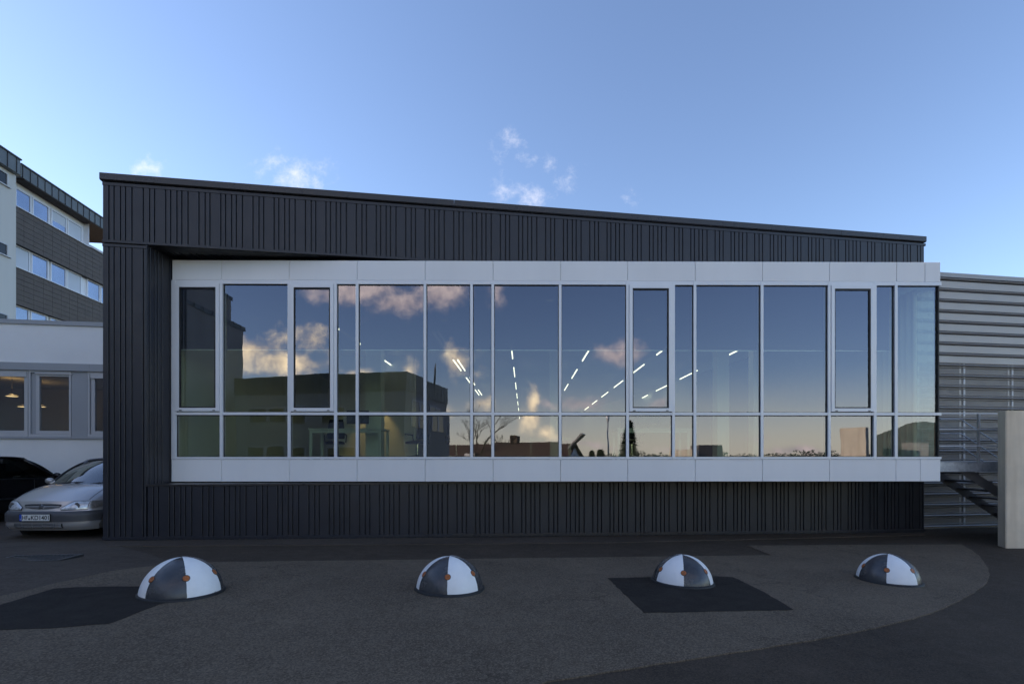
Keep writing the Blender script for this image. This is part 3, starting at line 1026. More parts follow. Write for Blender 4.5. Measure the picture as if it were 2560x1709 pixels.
def chair(x, y, rz, label):
    fr = Matrix.Translation((x, y, FLOOR)) @ Matrix.Rotation(rz, 4, 'Z')
    o = thing('office_chair', None, label, 'office chair', frame=fr)
    for k in range(5):
        a = 2 * math.pi * k / 5
        ca, sa = math.cos(a), math.sin(a)
        put('base_arm', G().tube([(ca * .03, sa * .03, .12), (ca * .30, sa * .30, .075)], [.022, .014], 6), M['chrome'], fr, o)
        put('caster', G().box(ca * .30 - .022, ca * .30 + .022, sa * .30 - .022, sa * .30 + .022, .002, .06), M['black'], fr, o)
    put('gas_lift', G().tube([(0, 0, .10), (0, 0, .42)], .025, 8), M['chrome'], fr, o)
    g = G()
    g.grid(lambda s, t: ((s - .5) * .48 * (1 - .08 * (2 * t - 1) ** 2), (t - .5) * .46, .47 + .03 * (1 - (2 * s - 1) ** 4) * (1 - (2 * t - 1) ** 4)), 8, 8)
    g.box(-.22, .22, -.21, .21, .42, .468)
    put('seat', g, M['seat'], fr, o)
    g = G()
    for side in (0, .05):
        g.grid(lambda s, t: ((s - .5) * (.44 - .10 * t * t), .22 + .08 * t + .05 * (2 * s - 1) ** 2 * -1 + side, .56 + .52 * t), 6, 8, flip=side > 0)
    put('backrest', g, M['seat'], fr, o, True)
    for s in (-1, 1):
        put('armrest', G().tube([(s * .26, .12, .46), (s * .28, .10, .66), (s * .28, -.16, .67)], .02, 6), M['black'], fr, o)


desk(-5.15, -3.40, 12.4, 'white desk beside the bright column')
desk(2.2, 3.95, 12.3, 'white desk behind the tilted dark conifer reflection')
desk(0.2, 1.7, 18.5, 'white desk deep in the middle of the office')
monitor(-4.1, 12.85, 'black monitor on the desk beside the bright column')
monitor(3.05, 12.75, 'black monitor on the desk at the conifer reflection')
chair(-4.95, 13.6, 0.2, 'dark office chair behind the desk left of the bright column')
chair(-2.75, 13.4, -0.6, 'dark office chair just right of the bright column')
chair(-1.9, 14.6, 0.4, 'dark office chair farther back, behind the one by the column')
chair(2.8, 13.5, 0.2, 'dark office chair at the desk behind the conifer reflection')

# pale pleated sheet added in place of the brightness seen through the glass corner
cp = FT @ Vector((.30, .22, 0))
cq = FT @ Vector((1.50, .22, 0))
fr = frame_xy(cp.x, cp.y, cq.x - cp.x, cq.y - cp.y)
g = G()
for off in (0, .012):
    g.grid(lambda s, t: (s * 1.2, .035 * math.sin(s * 46) + off, FLOOR + .03 + 3.30 * t), 72, 1, flip=off > 0)
put('corner_brightener', g, M['corner_brightener'], fr, None, True, label='added pale pleated sheet brightening the glass corner from inside', category='corner_brightener')

# warm spotlight on the partition
sx, sy, sz = -4.9, 16.6, 3.75
o = thing('wall_spotlight', (sx, sy, sz), 'small warm spotlight shining down the partition behind the glazing', 'spotlight')
fr = Matrix.Translation((sx, sy, sz))
put('can', G().lathe([(.06, 0), (.07, .02), (.06, .16), (.001, .18)], 14), M['frame'], fr, o, True)
put('bulb', G().lathe([(.001, .012), (.05, .014)], 14), M['warmlight'], fr, o)
put('rod', G().box(-.008, .008, -.008, .008, .181, 1.045), M['frame'], fr, o)
lamp = bpy.data.lights.new('spotlight', 'SPOT')
lamp.energy = 30
lamp.color = (1.0, .62, .28)
lamp.spot_size = R(62)
lamp.spot_blend = .6
lo = bpy.data.objects.new('spotlight_beam', lamp)
col.objects.link(lo)
lo.parent = o
lo.location = (0, 0, -.03)
lo.rotation_euler = (R(18), 0, 0)

# ------------------------------------------------------------------ half-sphere bollards
RB = 0.365
dome = G().lathe([(RB * 1.0, -.03)] + [(RB * math.cos(a), RB * math.sin(a)) for a in lin(0, math.pi / 2 - .0001, 24)], 64)
dome_me = dome.mesh('dome', M['bollard'], True, center=False)[0]
seal_shadow_me = G().lathe([(RB + .022, -.02), (RB + .020, .004), (RB + .010, .014), (RB - .01, .020)], 48).mesh('base_seal_shadow', M['seal_shadow'], True, center=False)[0]  # dark bitumen ring, also standing in for the dome's contact shadow
disc = G().lathe([(.0345, -.012), (.0345, .0005), (.0335, .0018), (.029, .0020)], 20, 0)
disc_me = disc.mesh('reflector_ring', M['rust'], True, center=False)[0]
lens = G().lathe([(.0292, -.004), (.0290, .0024), (.022, .0036), (.007, .0040), (.0062, .0024), (.0002, .0024)], 20)
lens_me = lens.mesh('reflector', M['orange'], True, center=False)[0]
for (x, y, z, mode, dlt, label) in ((-3.468, 5.276, .115, 0, 6, 'half-sphere black and white bollard touching the dark asphalt patch near the silver car'),
                                    (-.825, 5.767, .029, 0, -4, 'half-sphere bollard painted in dark and white sectors below the middle panes, on plain worn asphalt'),
                                    (1.962, 6.445, -.083, 1, 3, 'half-sphere bollard painted in white and dark sectors standing on the square dark asphalt patch'),
                                    (4.821, 6.883, -.156, 0, -3, 'half-sphere bollard painted in dark and white sectors nearest the concrete wall slab')):
    al = math.degrees(math.atan2(-y, -x)) + dlt
    rz = R(al - (60 if mode == 0 else 0))
    fr = Matrix.Translation((x, y, z)) @ Matrix.Rotation(rz, 4, 'Z')
    o = thing('bollard', None, label, 'bollard', 'half-sphere bollards along the drive', frame=fr)
    link('dome', dome_me, fr, o)
    gr = Vector((ground_z(x - .3, y) - ground_z(x + .3, y), ground_z(x, y - .3) - ground_z(x, y + .3), .6)).normalized()
    sf = Matrix.Translation((x, y, ground_z(x, y) + .018)) @ gr.to_track_quat('Z', 'Y').to_matrix().to_4x4()
    link('base_seal_shadow', seal_shadow_me, sf, o)
    for k in range(6):
        a, e = k * math.pi / 3, R(34)
        n = Vector((math.cos(a) * math.cos(e), math.sin(a) * math.cos(e), math.sin(e)))
        q = fr @ Matrix.Translation(n * RB) @ n.to_track_quat('Z', 'Y').to_matrix().to_4x4()
        ring = link('reflector_ring', disc_me, q, o)
        link('reflector', lens_me, q, ring)

# ------------------------------------------------------------------ cars
def text_mesh(body, size, extrude=0.0):
    cu = bpy.data.curves.new('lettering', 'FONT')
    cu.body = body
    cu.size = size
    cu.extrude = extrude
    cu.offset = size * 0.012
    cu.align_x = 'CENTER'
    cu.align_y = 'CENTER'
    ob = bpy.data.objects.new('lettering', cu)
    col.objects.link(ob)
    bpy.context.view_layer.update()
    me = bpy.data.meshes.new_from_object(ob.evaluated_get(bpy.context.evaluated_depsgraph_get()))
    bpy.data.objects.remove(ob)
    return me


def car(fr, label, paint, bumper, plate=None, L=4.2):
    """front at local y=0 facing -y, z=0 on the ground"""
    o = thing('parked_car', None, label, 'car', 'parked cars', frame=fr)
    HW = lambda z: .845 - .11 * abs((z - .52) / .5) ** 2.2
    yf = lambda x: .30 * (abs(x) / .84) ** 6 + .06 * (x / .84) ** 2

    def yz(z):
        if z < .24:
            return .07 * ((.24 - z) / .08)
        if z < .49:
            return 0.0
        return .055 + (z - .49) * .45
    P3 = lambda x, z, off=0.0: Vector((x, yf(x) + yz(z) - off, z))

    def strip(x0, x1, z0, z1, off, nu=24, nv=3, name='panel', mat=None, parent=None, s_edge=False, smooth=True):
        def fn(s, t):
            z = z0 + (z1 - z0) * t
            a = x0 if not callable(x0) else x0(z)
            b = x1 if not callable(x1) else x1(z)
            return P3(a + (b - a) * s, z, off)
        g = G().grid(fn, nu, nv)
        return put(name, g, mat, fr, parent or o, smooth)
    # nose: lower valance, bumper band, grille section
    nL, nR = (lambda z: -HW(z)), (lambda z: HW(z))
    strip(nL, nR, .16, .315, 0.0, 36, 4, 'valance', M[paint])
    strip(nL, nR, .315, .495, 0.012, 36, 4, 'front_bumper', M[bumper])
    strip(nL, nR, .495, .665, 0.0, 36, 4, 'front_panel', M[paint])
    g = G().grid(lambda s, t: P3((2 * s - 1) * HW(.495), .495, .012 * t), 36, 1)
    put('bumper_lip', g, M[bumper], fr, o)
    # bonnet
    def bonnet(s, t):
        k = 2 * s - 1
        x = k * (HW(.665) + (.775 - HW(.665)) * t)
        y0, y1 = yf(k * HW(.665)) + yz(.665), .93 + .14 * k * k
        z = .665 + (.90 + .035 * (1 - k * k) - .665) * (1 - (1 - t) ** 1.7) + .025 * (1 - k ** 4) * math.sin(math.pi * t)
        return (x, y0 + (y1 - y0) * t, z)
    put('bonnet', G().grid(bonnet, 28, 14), M[paint], fr, o, True)
    for s in (-1, 1):
        put('bonnet_seam', G().tube([(Vector(bonnet(.5 + s * .40, t)) + Vector((0, 0, .002))) for t in lin(.04, .98, 12)], .0035, 5), M['black'], fr, o)
    # flanks
    yc = lambda z: yf(HW(z)) + yz(z)

    def ztop(y):
        return .665 + .235 * (1 - (1 - clampf((y - .64) / .43, 0, 1)) ** 1.7) + .04 * clampf((y - 1.1) / 2.5, 0, 1)

    def flank(sg):
        def fn(s, t):
            ys = .47 + .17 + s * (L - .85)
            zt = ztop(ys)
            z = .17 + (zt - .17) * t
            y = ys
            if s == 0:
                y = yc(min(z, .665))
            xt = HW(min(zt, .665)) + (.775 - HW(.665)) * clampf((ys - .64) / .43, 0, 1)
            x = xt + (HW(.17 + .5 * t) - HW(.67)) * (1 - t ** 3) * 1.0
            if s == 0:
                x = HW(min(z, .665))
            return (sg * x, y, z)
        return fn
    for sg in (-1, 1):
        put('side_panel', G().grid(flank(sg), 40, 10, flip=sg < 0), M[paint], fr, o, True)
        put('door_seam', G().tube([Vector(flank(sg)(.30, t)) + Vector((sg * .002, 0, 0)) for t in lin(.1, 1, 8)], .004, 5), M['black'], fr, o)
        put('side_moulding', G().tube([Vector(flank(sg)(s, .42)) + Vector((sg * .004, 0, 0)) for s in lin(.18, .9, 20)], .022, 6), M[bumper], fr, o)
    # tail
    put('tail', G().grid(lambda s, t: ((2 * s - 1) * (.80 - .06 * t), L - .21 + .16 * math.sin(math.pi * t) * (1 - (2 * s - 1) ** 4 * .6), .17 + .77 * t), 14, 8, flip=True), M[paint], fr, o, True)
    put('underbody', G().box(-.72, .72, .30, L - .3, .17, .28), M['black'], fr, o)
    # glasshouse
    yb = lambda k: .93 + .14 * k * k
    ws_b = lambda k: Vector((k * .755, yb(k), .905 + .035 * (1 - k * k)))
    ws_t = lambda k: Vector((k * .575, 1.62 + .10 * k * k, 1.352 + .035 * (1 - k * k)))

    def shield(s, t):
        k = 2 * s - 1
        p = ws_b(k).lerp(ws_t(k), t)
        return p + Vector((0, -.02, .045)) * math.sin(math.pi * t)
    put('windscreen', G().grid(shield, 16, 10), M['carglass'], fr, o, True)
    put('screen_surround', G().tube([Vector(shield(0, t)) for t in lin(0, 1, 10)] + [Vector(shield(s, 1)) for s in lin(.06, 1, 14)] + [Vector(shield(1, t)) for t in lin(.95, 0, 10)], .022, 6), M['black'] if paint != 'silver' else M['black'], fr, o, True)
    yr0, yr1 = L - 1.25, L - .42

    def rail(s):
        y = 1.72 + (yr0 - 1.72) * s
        return Vector((.575 + .015 * math.sin(math.pi * s), y, 1.352 + .055 * math.sin(math.pi * min(1, s * .9 + .1)) - .02 * s))
    put('roof', G().grid(lambda s, t: Vector(((2 * s - 1) * rail(t).x, rail(t).y - .10 * (1 - (2 * s - 1) ** 2) * (1 - t), rail(t).z + .035 * (1 - (2 * s - 1) ** 2))), 14, 14), M[paint], fr, o, True)
    for sg in (-1, 1):
        pl = lambda p: Vector((sg * p.x, p.y, p.z))
        put('roof_rail', G().tube([pl(rail(s)) for s in lin(0, 1, 12)] + [pl(Vector((.60, yr1, .96)))], .028, 6), M[paint], fr, o, True)
        put('pillar', G().tube([pl(ws_b(1)), pl(ws_t(1))], .034, 6), M[paint], fr, o, True)
        belt = lambda s: Vector((.775, 1.07 + (yr1 - 1.07) * s, ztop(1.1 + s * 2.4) + .004))

        def sidewin(s, t):
            b = belt(s)
            if s < .28:
                q = ws_b(1).lerp(ws_t(1), s / .28)
            else:
                q = rail((s - .28) / .62) if s < .9 else rail(1).lerp(Vector((.60, yr1, .96)), (s - .9) / .1)
            return pl(b.lerp(q, t))
        put('side_window', G().grid(sidewin, 30, 4, flip=sg < 0), M['carglass'], fr, o, True)
        put('door_pillar', G().tube([Vector(sidewin(.56, t)) for t in lin(0, 1, 4)], .035, 6), M['black'], fr, o)
        put('belt_strip', G().tube([pl(belt(s)) for s in lin(.0, 1, 10)], .014, 6), M['black'], fr, o)
        mz = pl(Vector((.90, 1.22, .97)))
        mir = put('mirror', G().grid(lambda s, t: mz + Vector((.085 * math.cos(2 * math.pi * s) * math.sin(math.pi * t), -.06 * math.cos(math.pi * t), .062 * math.sin(2 * math.pi * s) * math.sin(math.pi * t) ** .8)), 16, 8), M[paint], fr, o, True)
        put('mirror_foot', G().tube([pl(Vector((.765, 1.22, .93))), pl(Vector((.86, 1.225, .955)))], .022, 6), M['black'], fr, mir)
    put('rear_window', G().grid(lambda s, t: Vector(((2 * s - 1) * (.60 + (rail(1).x - .60) * t), yr1 + (yr0 - yr1) * t, .96 + (rail(1).z + .03 * (1 - (2 * s - 1) ** 2) - .96) * t)), 10, 6, flip=True), M['carglass'], fr, o, True)
    put('boot_lid', G().grid(lambda s, t: ((2 * s - 1) * (.775 - .03 * t), yr1 - .02 + (L - .21 - yr1 + .02) * t, .955 - .015 * t + .02 * (1 - (2 * s - 1) ** 2)), 10, 4), M[paint], fr, o, True)
    put('dashboard', G().box(-.66, .66, 1.06, 1.5, .70, .90), M['black'], fr, o)
    for s in (-1, 1):
        g = G().box(s * .36 - .24, s * .36 + .24, 2.0, 2.16, .5, 1.08).box(s * .36 - .13, s * .36 + .13, 2.05, 2.14, 1.09, 1.26)
        put('car_seat', g, M['seat'], fr, o)
    put('cabin_floor', G().box(-.70, .70, 1.0, L - .5, .30, .42), M['black'], fr, o)
    for s, x0 in ((-1, -.5), (1, .12)):
        put('wiper', G().tube([Vector((x0, .90, .925)), Vector((x0 + .28, .925, .955)), Vector((x0 + .62, .985, .965))], .010, 5), M['black'], fr, o)
    put('cowl', G().grid(lambda s, t: ((2 * s - 1) * .77, yb(2 * s - 1) - .06 + .07 * t, .897 + .035 * (1 - (2 * s - 1) ** 2) + .006), 12, 1), M['black'], fr, o)
    # wheels
    for (x, y) in ((-.77, .82), (.77, .82), (-.77, L - .82), (.77, L - .82)):
        wf = fr @ Matrix.Translation((x, y, .29)) @ Matrix.Rotation(R(90) * (1 if x > 0 else -1), 4, 'Y')
        arch = G().lathe([(.34, -.10), (.34, .055), (.001, .055)], 28)
        put('wheel_arch', arch, M['black'], wf @ Matrix.Translation((-.03, 0, 0)), o, True)
        w = put('wheel', G().lathe([(.19, -.09), (.27, -.09), (.29, -.06), (.29, .06), (.27, .085), (.19, .085)], 28), M['rubber'], wf, o, True)
        put('rim', G().lathe([(.19, .080), (.17, .06), (.05, .07), (.0005, .075)], 20), M['rim'], wf, w, True)
    # lamps
    for s in (-1, 1):
        a, b = (.345, .70)

        def lampfn(q, t):
            x = a + (b - a) * q
            zl = .512 + .012 * q
            zh = .560 + .105 * min(1, q * 2.2) - .018 * max(0, q - .7)
            return P3(s * x, zl + (zh - zl) * t, .008 + .018 * math.sin(math.pi * t))
        put('headlight', G().grid(lampfn, 14, 6, flip=s < 0), M['lamp'], fr, o, True)
        rim = [Vector(lampfn(q, 0)) for q in lin(0, 1, 10)] + [Vector(lampfn(1, t)) for t in lin(.2, 1, 5)] + [Vector(lampfn(q, 1)) for q in lin(.95, 0, 10)] + [Vector(lampfn(0, .5)), Vector(lampfn(0, 0))]
        put('headlight_rim', G().tube(rim, .005, 5), M['black'], fr, o)
        put('bulb_reflector', G().tube([P3(s * .57, .588, .012), P3(s * .57, .588, .026)], [.045, .052], 14), M['chrome'], fr, o)

        def indfn(q, t):
            x = .712 + (.82 - .712) * q
            zl, zh = .528 + .03 * q * q, .668 - .035 * q * q
            return P3(s * x, zl + (zh - zl) * t, .010 + .014 * math.sin(math.pi * t))
        put('indicator', G().grid(indfn, 8, 5, flip=s < 0), M['indicator'], fr, o, True)
    # grille
    def gz(x):
        return .035 * (1 - (abs(x) / .34) ** 3)
    put('grille', G().grid(lambda s, t: P3((2 * s - 1) * .32, .585 - gz((2 * s - 1) * .32) * 1.5 + (.02 + gz((2 * s - 1) * .32) * 1.9) * t, .006), 20, 3), M['black'], fr, o, True)
    for zz in (.558, .580):
        put('grille_bar', G().tube([P3(x, zz, .012) for x in lin(-.30, .30, 14)], .006, 6), M['silver'], fr, o, True)
    # lower intake
    put('air_intake', G().grid(lambda s, t: P3((2 * s - 1) * .42, .205 + .085 * t, .006), 20, 3), M['black'], fr, o, True)
    for zz in (.225, .248, .272):
        put('intake_bar', G().tube([P3(x, zz, .012) for x in lin(-.40, .40, 14)], .0055, 6), M['silver'], fr, o, True)
    for x in (-.27, -.09, .09, .27):
        put('intake_bar', G().box(x - .005, x + .005, -.012 + yf(x), .0 + yf(x), .206, .288), M['trimgrey'], fr, o)
    if plate:
        # double chevron emblem
        for k in range(2):
            zc = .556 + k * .027
            g = G()
            for sgn in (-1, 1):
                g.prism([(0, 0, zc + .030), (sgn * .062, 0, zc - .020), (sgn * .040, 0, zc - .020), (0, 0, zc + .012)], (0, yz(zc) - .030, 0), (0, yz(zc) - .016, 0))
            put('emblem', g, M['chrome'], fr, o)
        pz, pw, ph = .395, .52, .11
        pc = -.02
        pf = fr @ Matrix.Translation((pc, -.034, pz)) @ Matrix.Rotation(R(90), 4, 'X') @ Matrix.Rotation(R(0), 4, 'Y')
        pb = put('number_plate', G().box(-pw / 2 - .008, pw / 2 + .008, -ph / 2 - .012, ph / 2 + .008, -.016, 0.0), M['black'], pf, o)
        put('plate_face', G().box(-pw / 2 + .042, pw / 2, -ph / 2, ph / 2, 0.0005, .003), M['platewhite'], pf, pb)
        put('plate_band', G().box(-pw / 2, -pw / 2 + .041, -ph / 2, ph / 2, 0.0005, .003), M['plateblue'], pf, pb)
        def lettering(txt, size, x, y, mat, wide):
            me = text_mesh(txt, size, .0006)
            me.materials.clear()
            me.materials.append(mat)
            xs = [v.co.x for v in me.vertices]
            ys = [v.co.y for v in me.vertices]
            sc = wide / (max(xs) - min(xs))
            m4 = pf @ Matrix.Translation((x, y, .0042)) @ Matrix.Diagonal((sc, 1, 1, 1)) @ Matrix.Translation((-(max(xs) + min(xs)) / 2, -(max(ys) + min(ys)) / 2, 0))
            link('lettering', me, m4, pb)
        lettering('HF', .105, -.160, 0, M['ink'], .094)
        lettering('KD1401', .105, .095, 0, M['ink'], .306)
        lettering('D', .035, -pw / 2 + .0205, -.030, M['platewhite'], .016)
        put('plate_seal', G().lathe([(.0005, .005), (.017, .005), (.0172, .0035)], 14), M['trimgrey'], pf @ Matrix.Translation((-.088, -.022, 0)), pb)
    return o


gx0, gy0 = -8.42, 9.0
car(Matrix.Translation((gx0, gy0, ground_z(gx0, gy0 + .8))) @ Matrix.Rotation(R(0.0), 4, 'Z'),
    'silver car with dark bumper and number plate parked nose out beside the dark building', 'silver', 'trimgrey', True)
car(Matrix.Translation((-12.15, 13.75, ground_z(-9, 12) + .02)) @ Matrix.Rotation(R(180), 4, 'Z'),
    'black car parked nose to the white wall behind the silver car', 'blackpaint', 'black', None, 4.3)

# ------------------------------------------------------------------ white annex at the left
FL = frame_xy(-12.16, 15.0, math.cos(A_W), math.sin(A_W))
LU = lambda px: ray_u(FL, px)[0]
ann = thing('annex_building', None, 'low white plastered annex with a grey window band behind the parked cars', 'building', frame=FL)
z_cop1, z_cop0 = z_at(806.5, 15), z_at(817, 15)
z_b1, z_b0 = z_at(911, 15), z_at(929, 15)
z_s1, z_s0 = z_at(1091.5, 15), z_at(1097, 15)
UA, UBn = -16.0, 3.6
put('wall', G().box(UA, UBn, 0, .3, z_b1 + .002, z_cop0), M['plaster'], FL, ann)
put('wall', G().box(UA, UBn, 0, .3, -.4, z_s0 - .002), M['plaster'], FL, ann)
u = UA
while u < UBn:
    e = min(u + 3.0, UBn)
    put('coping', G().box(u, e - .004, -.05, .35, z_cop0 + .002, z_cop1), M['greyband'], FL, ann)
    put('lintel_band', G().box(u + .7, min(e + .7, UBn) - .004, -.045, .28, z_b0, z_b1), M['greyband'], FL, ann)
    u += 3.0
put('sill_band', G().box(UA, UBn, -.06, .25, z_s0, z_s1), M['greyband'], FL, ann)


def annex_window(pa, pb, fl, frr, blind):
    """opening between pixel columns pa..pb; the pane between fl..frr"""
    a, b, c, d = LU(pa), LU(pb), LU(fl), LU(frr)
    zt, zl = z_b0 - .002, z_s1 + .002
    w = put('window', G().box(a, a + .05, .02, .16, zl, zt).box(b - .05, b, .02, .16, zl, zt).box(a + .05, b - .05, .0201, .16, zl, zl + .07).box(a + .05, b - .05, .0201, .16, zt - .06, zt), M['annexframe'], FL, ann)
    s0, s1 = zl + .075, zt - .065
    q = .085
    put('sash', G().box(c - q, c, .05, .13, s0, s1).box(d, d + q, .05, .13, s0, s1).box(c, d, .0501, .13, s0, s0 + .09).box(c, d, .0501, .13, s1 - .09, s1), M['annexframe'], FL, w)
    if a + .05 < c - q - .01:
        put('jamb_panel', G().box(a + .051, c - q - .002, .07, .14, s0, s1), M['greyband'], FL, w)
    put('pane', G().box(c, d, .09, .10, s0 + .09, s1 - .09, 1, 0), [M['window'], M['pane_clear']], FL, w)
    put('blind_box', G().box(c - q, d + q, .0, .048, zt - .19 if blind else zt - .10, zt - .062), M['annexframe'], FL, w)


annex_window(-150, 68, -128, 57, True)
annex_window(69.5, 176, 95, 172, False)
annex_window(218, 330, 234, 320, True)
annex_window(-330, -200, -310, -215, True)
for a, b in ((177, 217), (-199, -151)):
    put('infill_panel', G().box(LU(a), LU(b), .03, .2, z_s1 + .002, z_b0 - .002), M['greyband'], FL, ann)
put('room_shell', G().box(UA, UBn, 5.0, 5.1, .6, z_b1), M['wingwall'], FL, ann)
put('room_shell', G().box(UA, UBn, .3, 5.0, z_b0 + .05, z_b0 + .1), M['wingwall'], FL, ann)
put('room_shell', G().box(UA, UBn, .3, 5.0, .6, .7), M['intfloor'], FL, ann)
put('roof', G().box(UA, UBn, .3, 12.0, z_cop0 - .3, z_cop0 - .1), M['groove'], FL, ann)
for (px, py, v, lab) in ((30, 990, 2.2, 'nearer, higher warm pendant lamp in the annex window above the black car'), (58, 1016, 3.4, 'small warm pendant lamp at the right edge of the annex window above the black car'),
                         (100, 1016, 3.0, 'pendant lamp standing in for a reflection, left in the annex window above the silver car')):  # this lamp stands in for a lamp reflection in the window
    uu, Y = ray_u(FL, px, v)
    p = FL @ Vector((uu, v, 0))
    p.z = z_at(py, Y)
    o = thing('pendant_lamp', p, lab, 'lamp', 'warm lamps in the annex')
    fr = Matrix.Translation(p)
    put('shade', G().lathe([(.16, -.01), (.15, .02), (.03, .07), (.0005, .08)], 16), M['frame'], fr, o, True)
    put('bulb', G().lathe([(.0005, -.005), (.14, -.004)], 16), M['warmlight'], fr, o)
    if px in (30, 100):
        pl_ = bpy.data.lights.new('ceiling_glow', 'POINT')
        pl_.energy = 3.5
        pl_.color = (1.0, .58, .22)
        pl_.shadow_soft_size = .1
        po = bpy.data.objects.new('lamp_glow', pl_)
        col.objects.link(po)
        po.parent = o
        po.location = (0, 0, .30)
    put('cord', G().box(-.006, .006, -.006, .006, .085, max(.2, z_b0 + .04 - p.z)), M['black'], fr, o)

# ------------------------------------------------------------------ tall office block behind the annex
FK = frame_xy(-27.06, 27.7, -0.12, 1.0)
KU = lambda px, v=0.0: ray_u(FK, px, v)[0]
blk = thing('office_block', None, 'tall office block with dark tile bands and strip windows behind the annex', 'building', frame=FK)
S_END, S_BAND = KU(223), 14.0
rows = [(14.84, 15.97, 16.34), (11.60, 12.86, 12.86), (8.36, 9.62, 9.62), (5.12, 6.38, 6.38)]
put('core', G().box(-.4, S_END - .02, .5, 14, 0, 16.3), M['plaster'], FK, blk)
put('core', G().box(S_END - .02, S_BAND, .5, 14, 0, 14.7), M['groove'], FK, blk)
put('parapet', G().box(S_END, S_BAND, -.06, .3, 14.84, 14.98), M['post'], FK, blk)
tile_me = {}
for bi, (zs, zh) in enumerate(((12.86, 14.80), (9.62, 11.56), (6.38, 8.32))):
    band = put('tile_band', G().box(-.2, S_BAND, .03, .5, zs, zs + 1.95), M['groove'], FK, blk)
    n = 7
    hgt = (zh - zs) / n
    tl = .66
    if bi > 1:
        put('tile_field', G().box(-.2, S_BAND, .0, .028, zs, zh), M['tile'], FK, band)
        continue
    tm = tile_me.setdefault('t', G().box(0, tl - .012, 0, .028, 0, hgt - .016).mesh('tile', M['tile'], center=False)[0])
    for r in range(n):
        for c_ in range(14):
            link('tile', tm, FK @ Matrix.Translation((-.15 + c_ * tl, random.uniform(-.002, .002), zs + r * hgt)), band)
# windows: (pixel columns of the panes)
pan = {0: [(40, 75), (83, 120), (130, 164), (171, 203)], 1: [(30, 72), (80, 118), (128, 163), (169, 201), (219, 248), (253, 280)], 2: [(25, 70), (78, 116), (127, 161), (168, 198), (210, 245)]}
for r, (zs, zh, zt) in enumerate(rows[:3]):
    send = S_END if r == 0 else S_BAND
    put('window_wall', G().box(-.2, send, .30, .5, zs, zt), M['frame'], FK, blk)
    put('window_sill', G().box(-.2, send, -.07, .29, zs - .04, zs + .0), M['frame'], FK, blk)
    for (a, b) in pan[r]:
        ua, ub = KU(a, .25), KU(b, .25)
        w = put('window', G().box(ua - .07, ua, .22, .299, zs + .02, zh).box(ub, ub + .07, .22, .299, zs + .02, zh).box(ua, ub, .2201, .299, zs + .02, zs + .09).box(ua, ub, .2201, .299, zh - .07, zh), M['frame'], FK, blk)
        put('pane', G().box(ua, ub, .262, .2985, zs + .09, zh - .07), M['officepane'], FK, w)
        if (a, b) in ((130, 164), (171, 203), (30, 72), (169, 201)):
            put('roller_blind', G().box(ua + .02, ub - .02, .2600, .2615, zs + (.5 if a == 130 else .12), zh - .09), M['blindwhite'], FK, w)
    put('window_end', G().box(send - .02, send, .0, .3, zs, zt), M['frame'], FK, blk)
# roof edge of standing-seam zinc
def fascia(s0, s1, v, z0, z1, step):
    f = put('roof_fascia', G().box(s0, s1, v, v + .9, z0, z1), M['zincfascia'], FK, blk)
    put('roof_cap', G().box(s0 - .02, s1 + .04, v - .06, v + .9, z1 + .002, z1 + .07), M['coping'], FK, f)
    u = s0 + .1
    sm = G().box(0, .03, -.028, 0, 0, z1 - z0).mesh('standing_seam', M['coping'], center=False)[0]
    while u < s1:
        link('standing_seam', sm, FK @ Matrix.Translation((u, v - .001, z0)), f)
        u += step


fascia(KU(52, -.35), 8.6, -.35, 16.33, 16.97, .50)
put('soffit', G().box(.1, 8.6, -.33, 3.0, 16.27, 16.325), M['brown'], FK, blk)
# stair tower in pale plaster
sT = KU(40, -.25)
put('stair_tower', G().box(-14, sT, -.25, 9.0, 0, 16.26), M['plaster_old'], FK, blk)
fascia(-14, KU(51, -.55), -.55, 16.27, 17.03, .55)
for (za_, zb2) in ((15.43, 16.08), (11.82, 12.42), (8.2, 8.8)):
    ua, ub = KU(-60, -.25), KU(19, -.25)
    w = put('window', G().box(ua, ub, -.256, -.252, za_, zb2), M['darkwin'], FK, blk)
    put('window_frame', G().box(ua, ua + .06, -.30, -.257, za_, zb2).box(ub - .07, ub, -.30, -.257, za_, zb2).box(ua + .06, ub - .07, -.2999, -.257, zb2 - .05, zb2), M['post'], FK, w)
    put('window_sill', G().box(ua - .05, ub + .12, -.36, -.257, za_ - .05, za_ - .001), M['post'], FK, w)

# ------------------------------------------------------------------ ribbed metal hall at the right
FH = frame_xy(8.96, 12.05, math.cos(A_W), math.sin(A_W))
HU = lambda px: ray_u(FH, px)[0]
hall = thing('metal_hall', None, 'long hall clad in horizontal grey metal ribs with a slatted lower half', 'building', frame=FH)
uh, yh = ray_u(FH, 2352)
zt1, zt0 = z_at(683, yh), z_at(694, yh)
H0, H1 = -.6, 16.0
put('core', G().box(H0, H1, .34, 9, -.5, zt1 - .1), M['groove'], FH, hall)
put('coping', G().box(H0, H1, -.07, .5, zt0, zt1), M['sheet_rail'], FH, hall)
put('sheet_backing', G().box(H0, H1, .022, .1, z_at(893, yh), zt0 - .002), M['mesh'], FH, hall)
put('plinth', G().box(H0, H1, .0, .34, -.6, -.13), M['concrete'], FH, hall)
z_split = z_at(893, yh)
pitch = .251
z = zt0 - .008
rail_me = G().prism([(0, 0, 0), (0, -.034, .010), (0, -.040, .022), (0, -.030, .036), (0, 0, .046)], (H0, 0, 0), (H1, 0, 0)).mesh('rib', M['sheet_rail'], center=False)[0]
rail2 = G().prism([(0, .0, 0), (0, -.012, .004), (0, -.016, .016), (0, 0, .024)], (H0, 0, 0), (H1, 0, 0)).mesh('rib', M['sheet'], center=False)[0]
k = 0
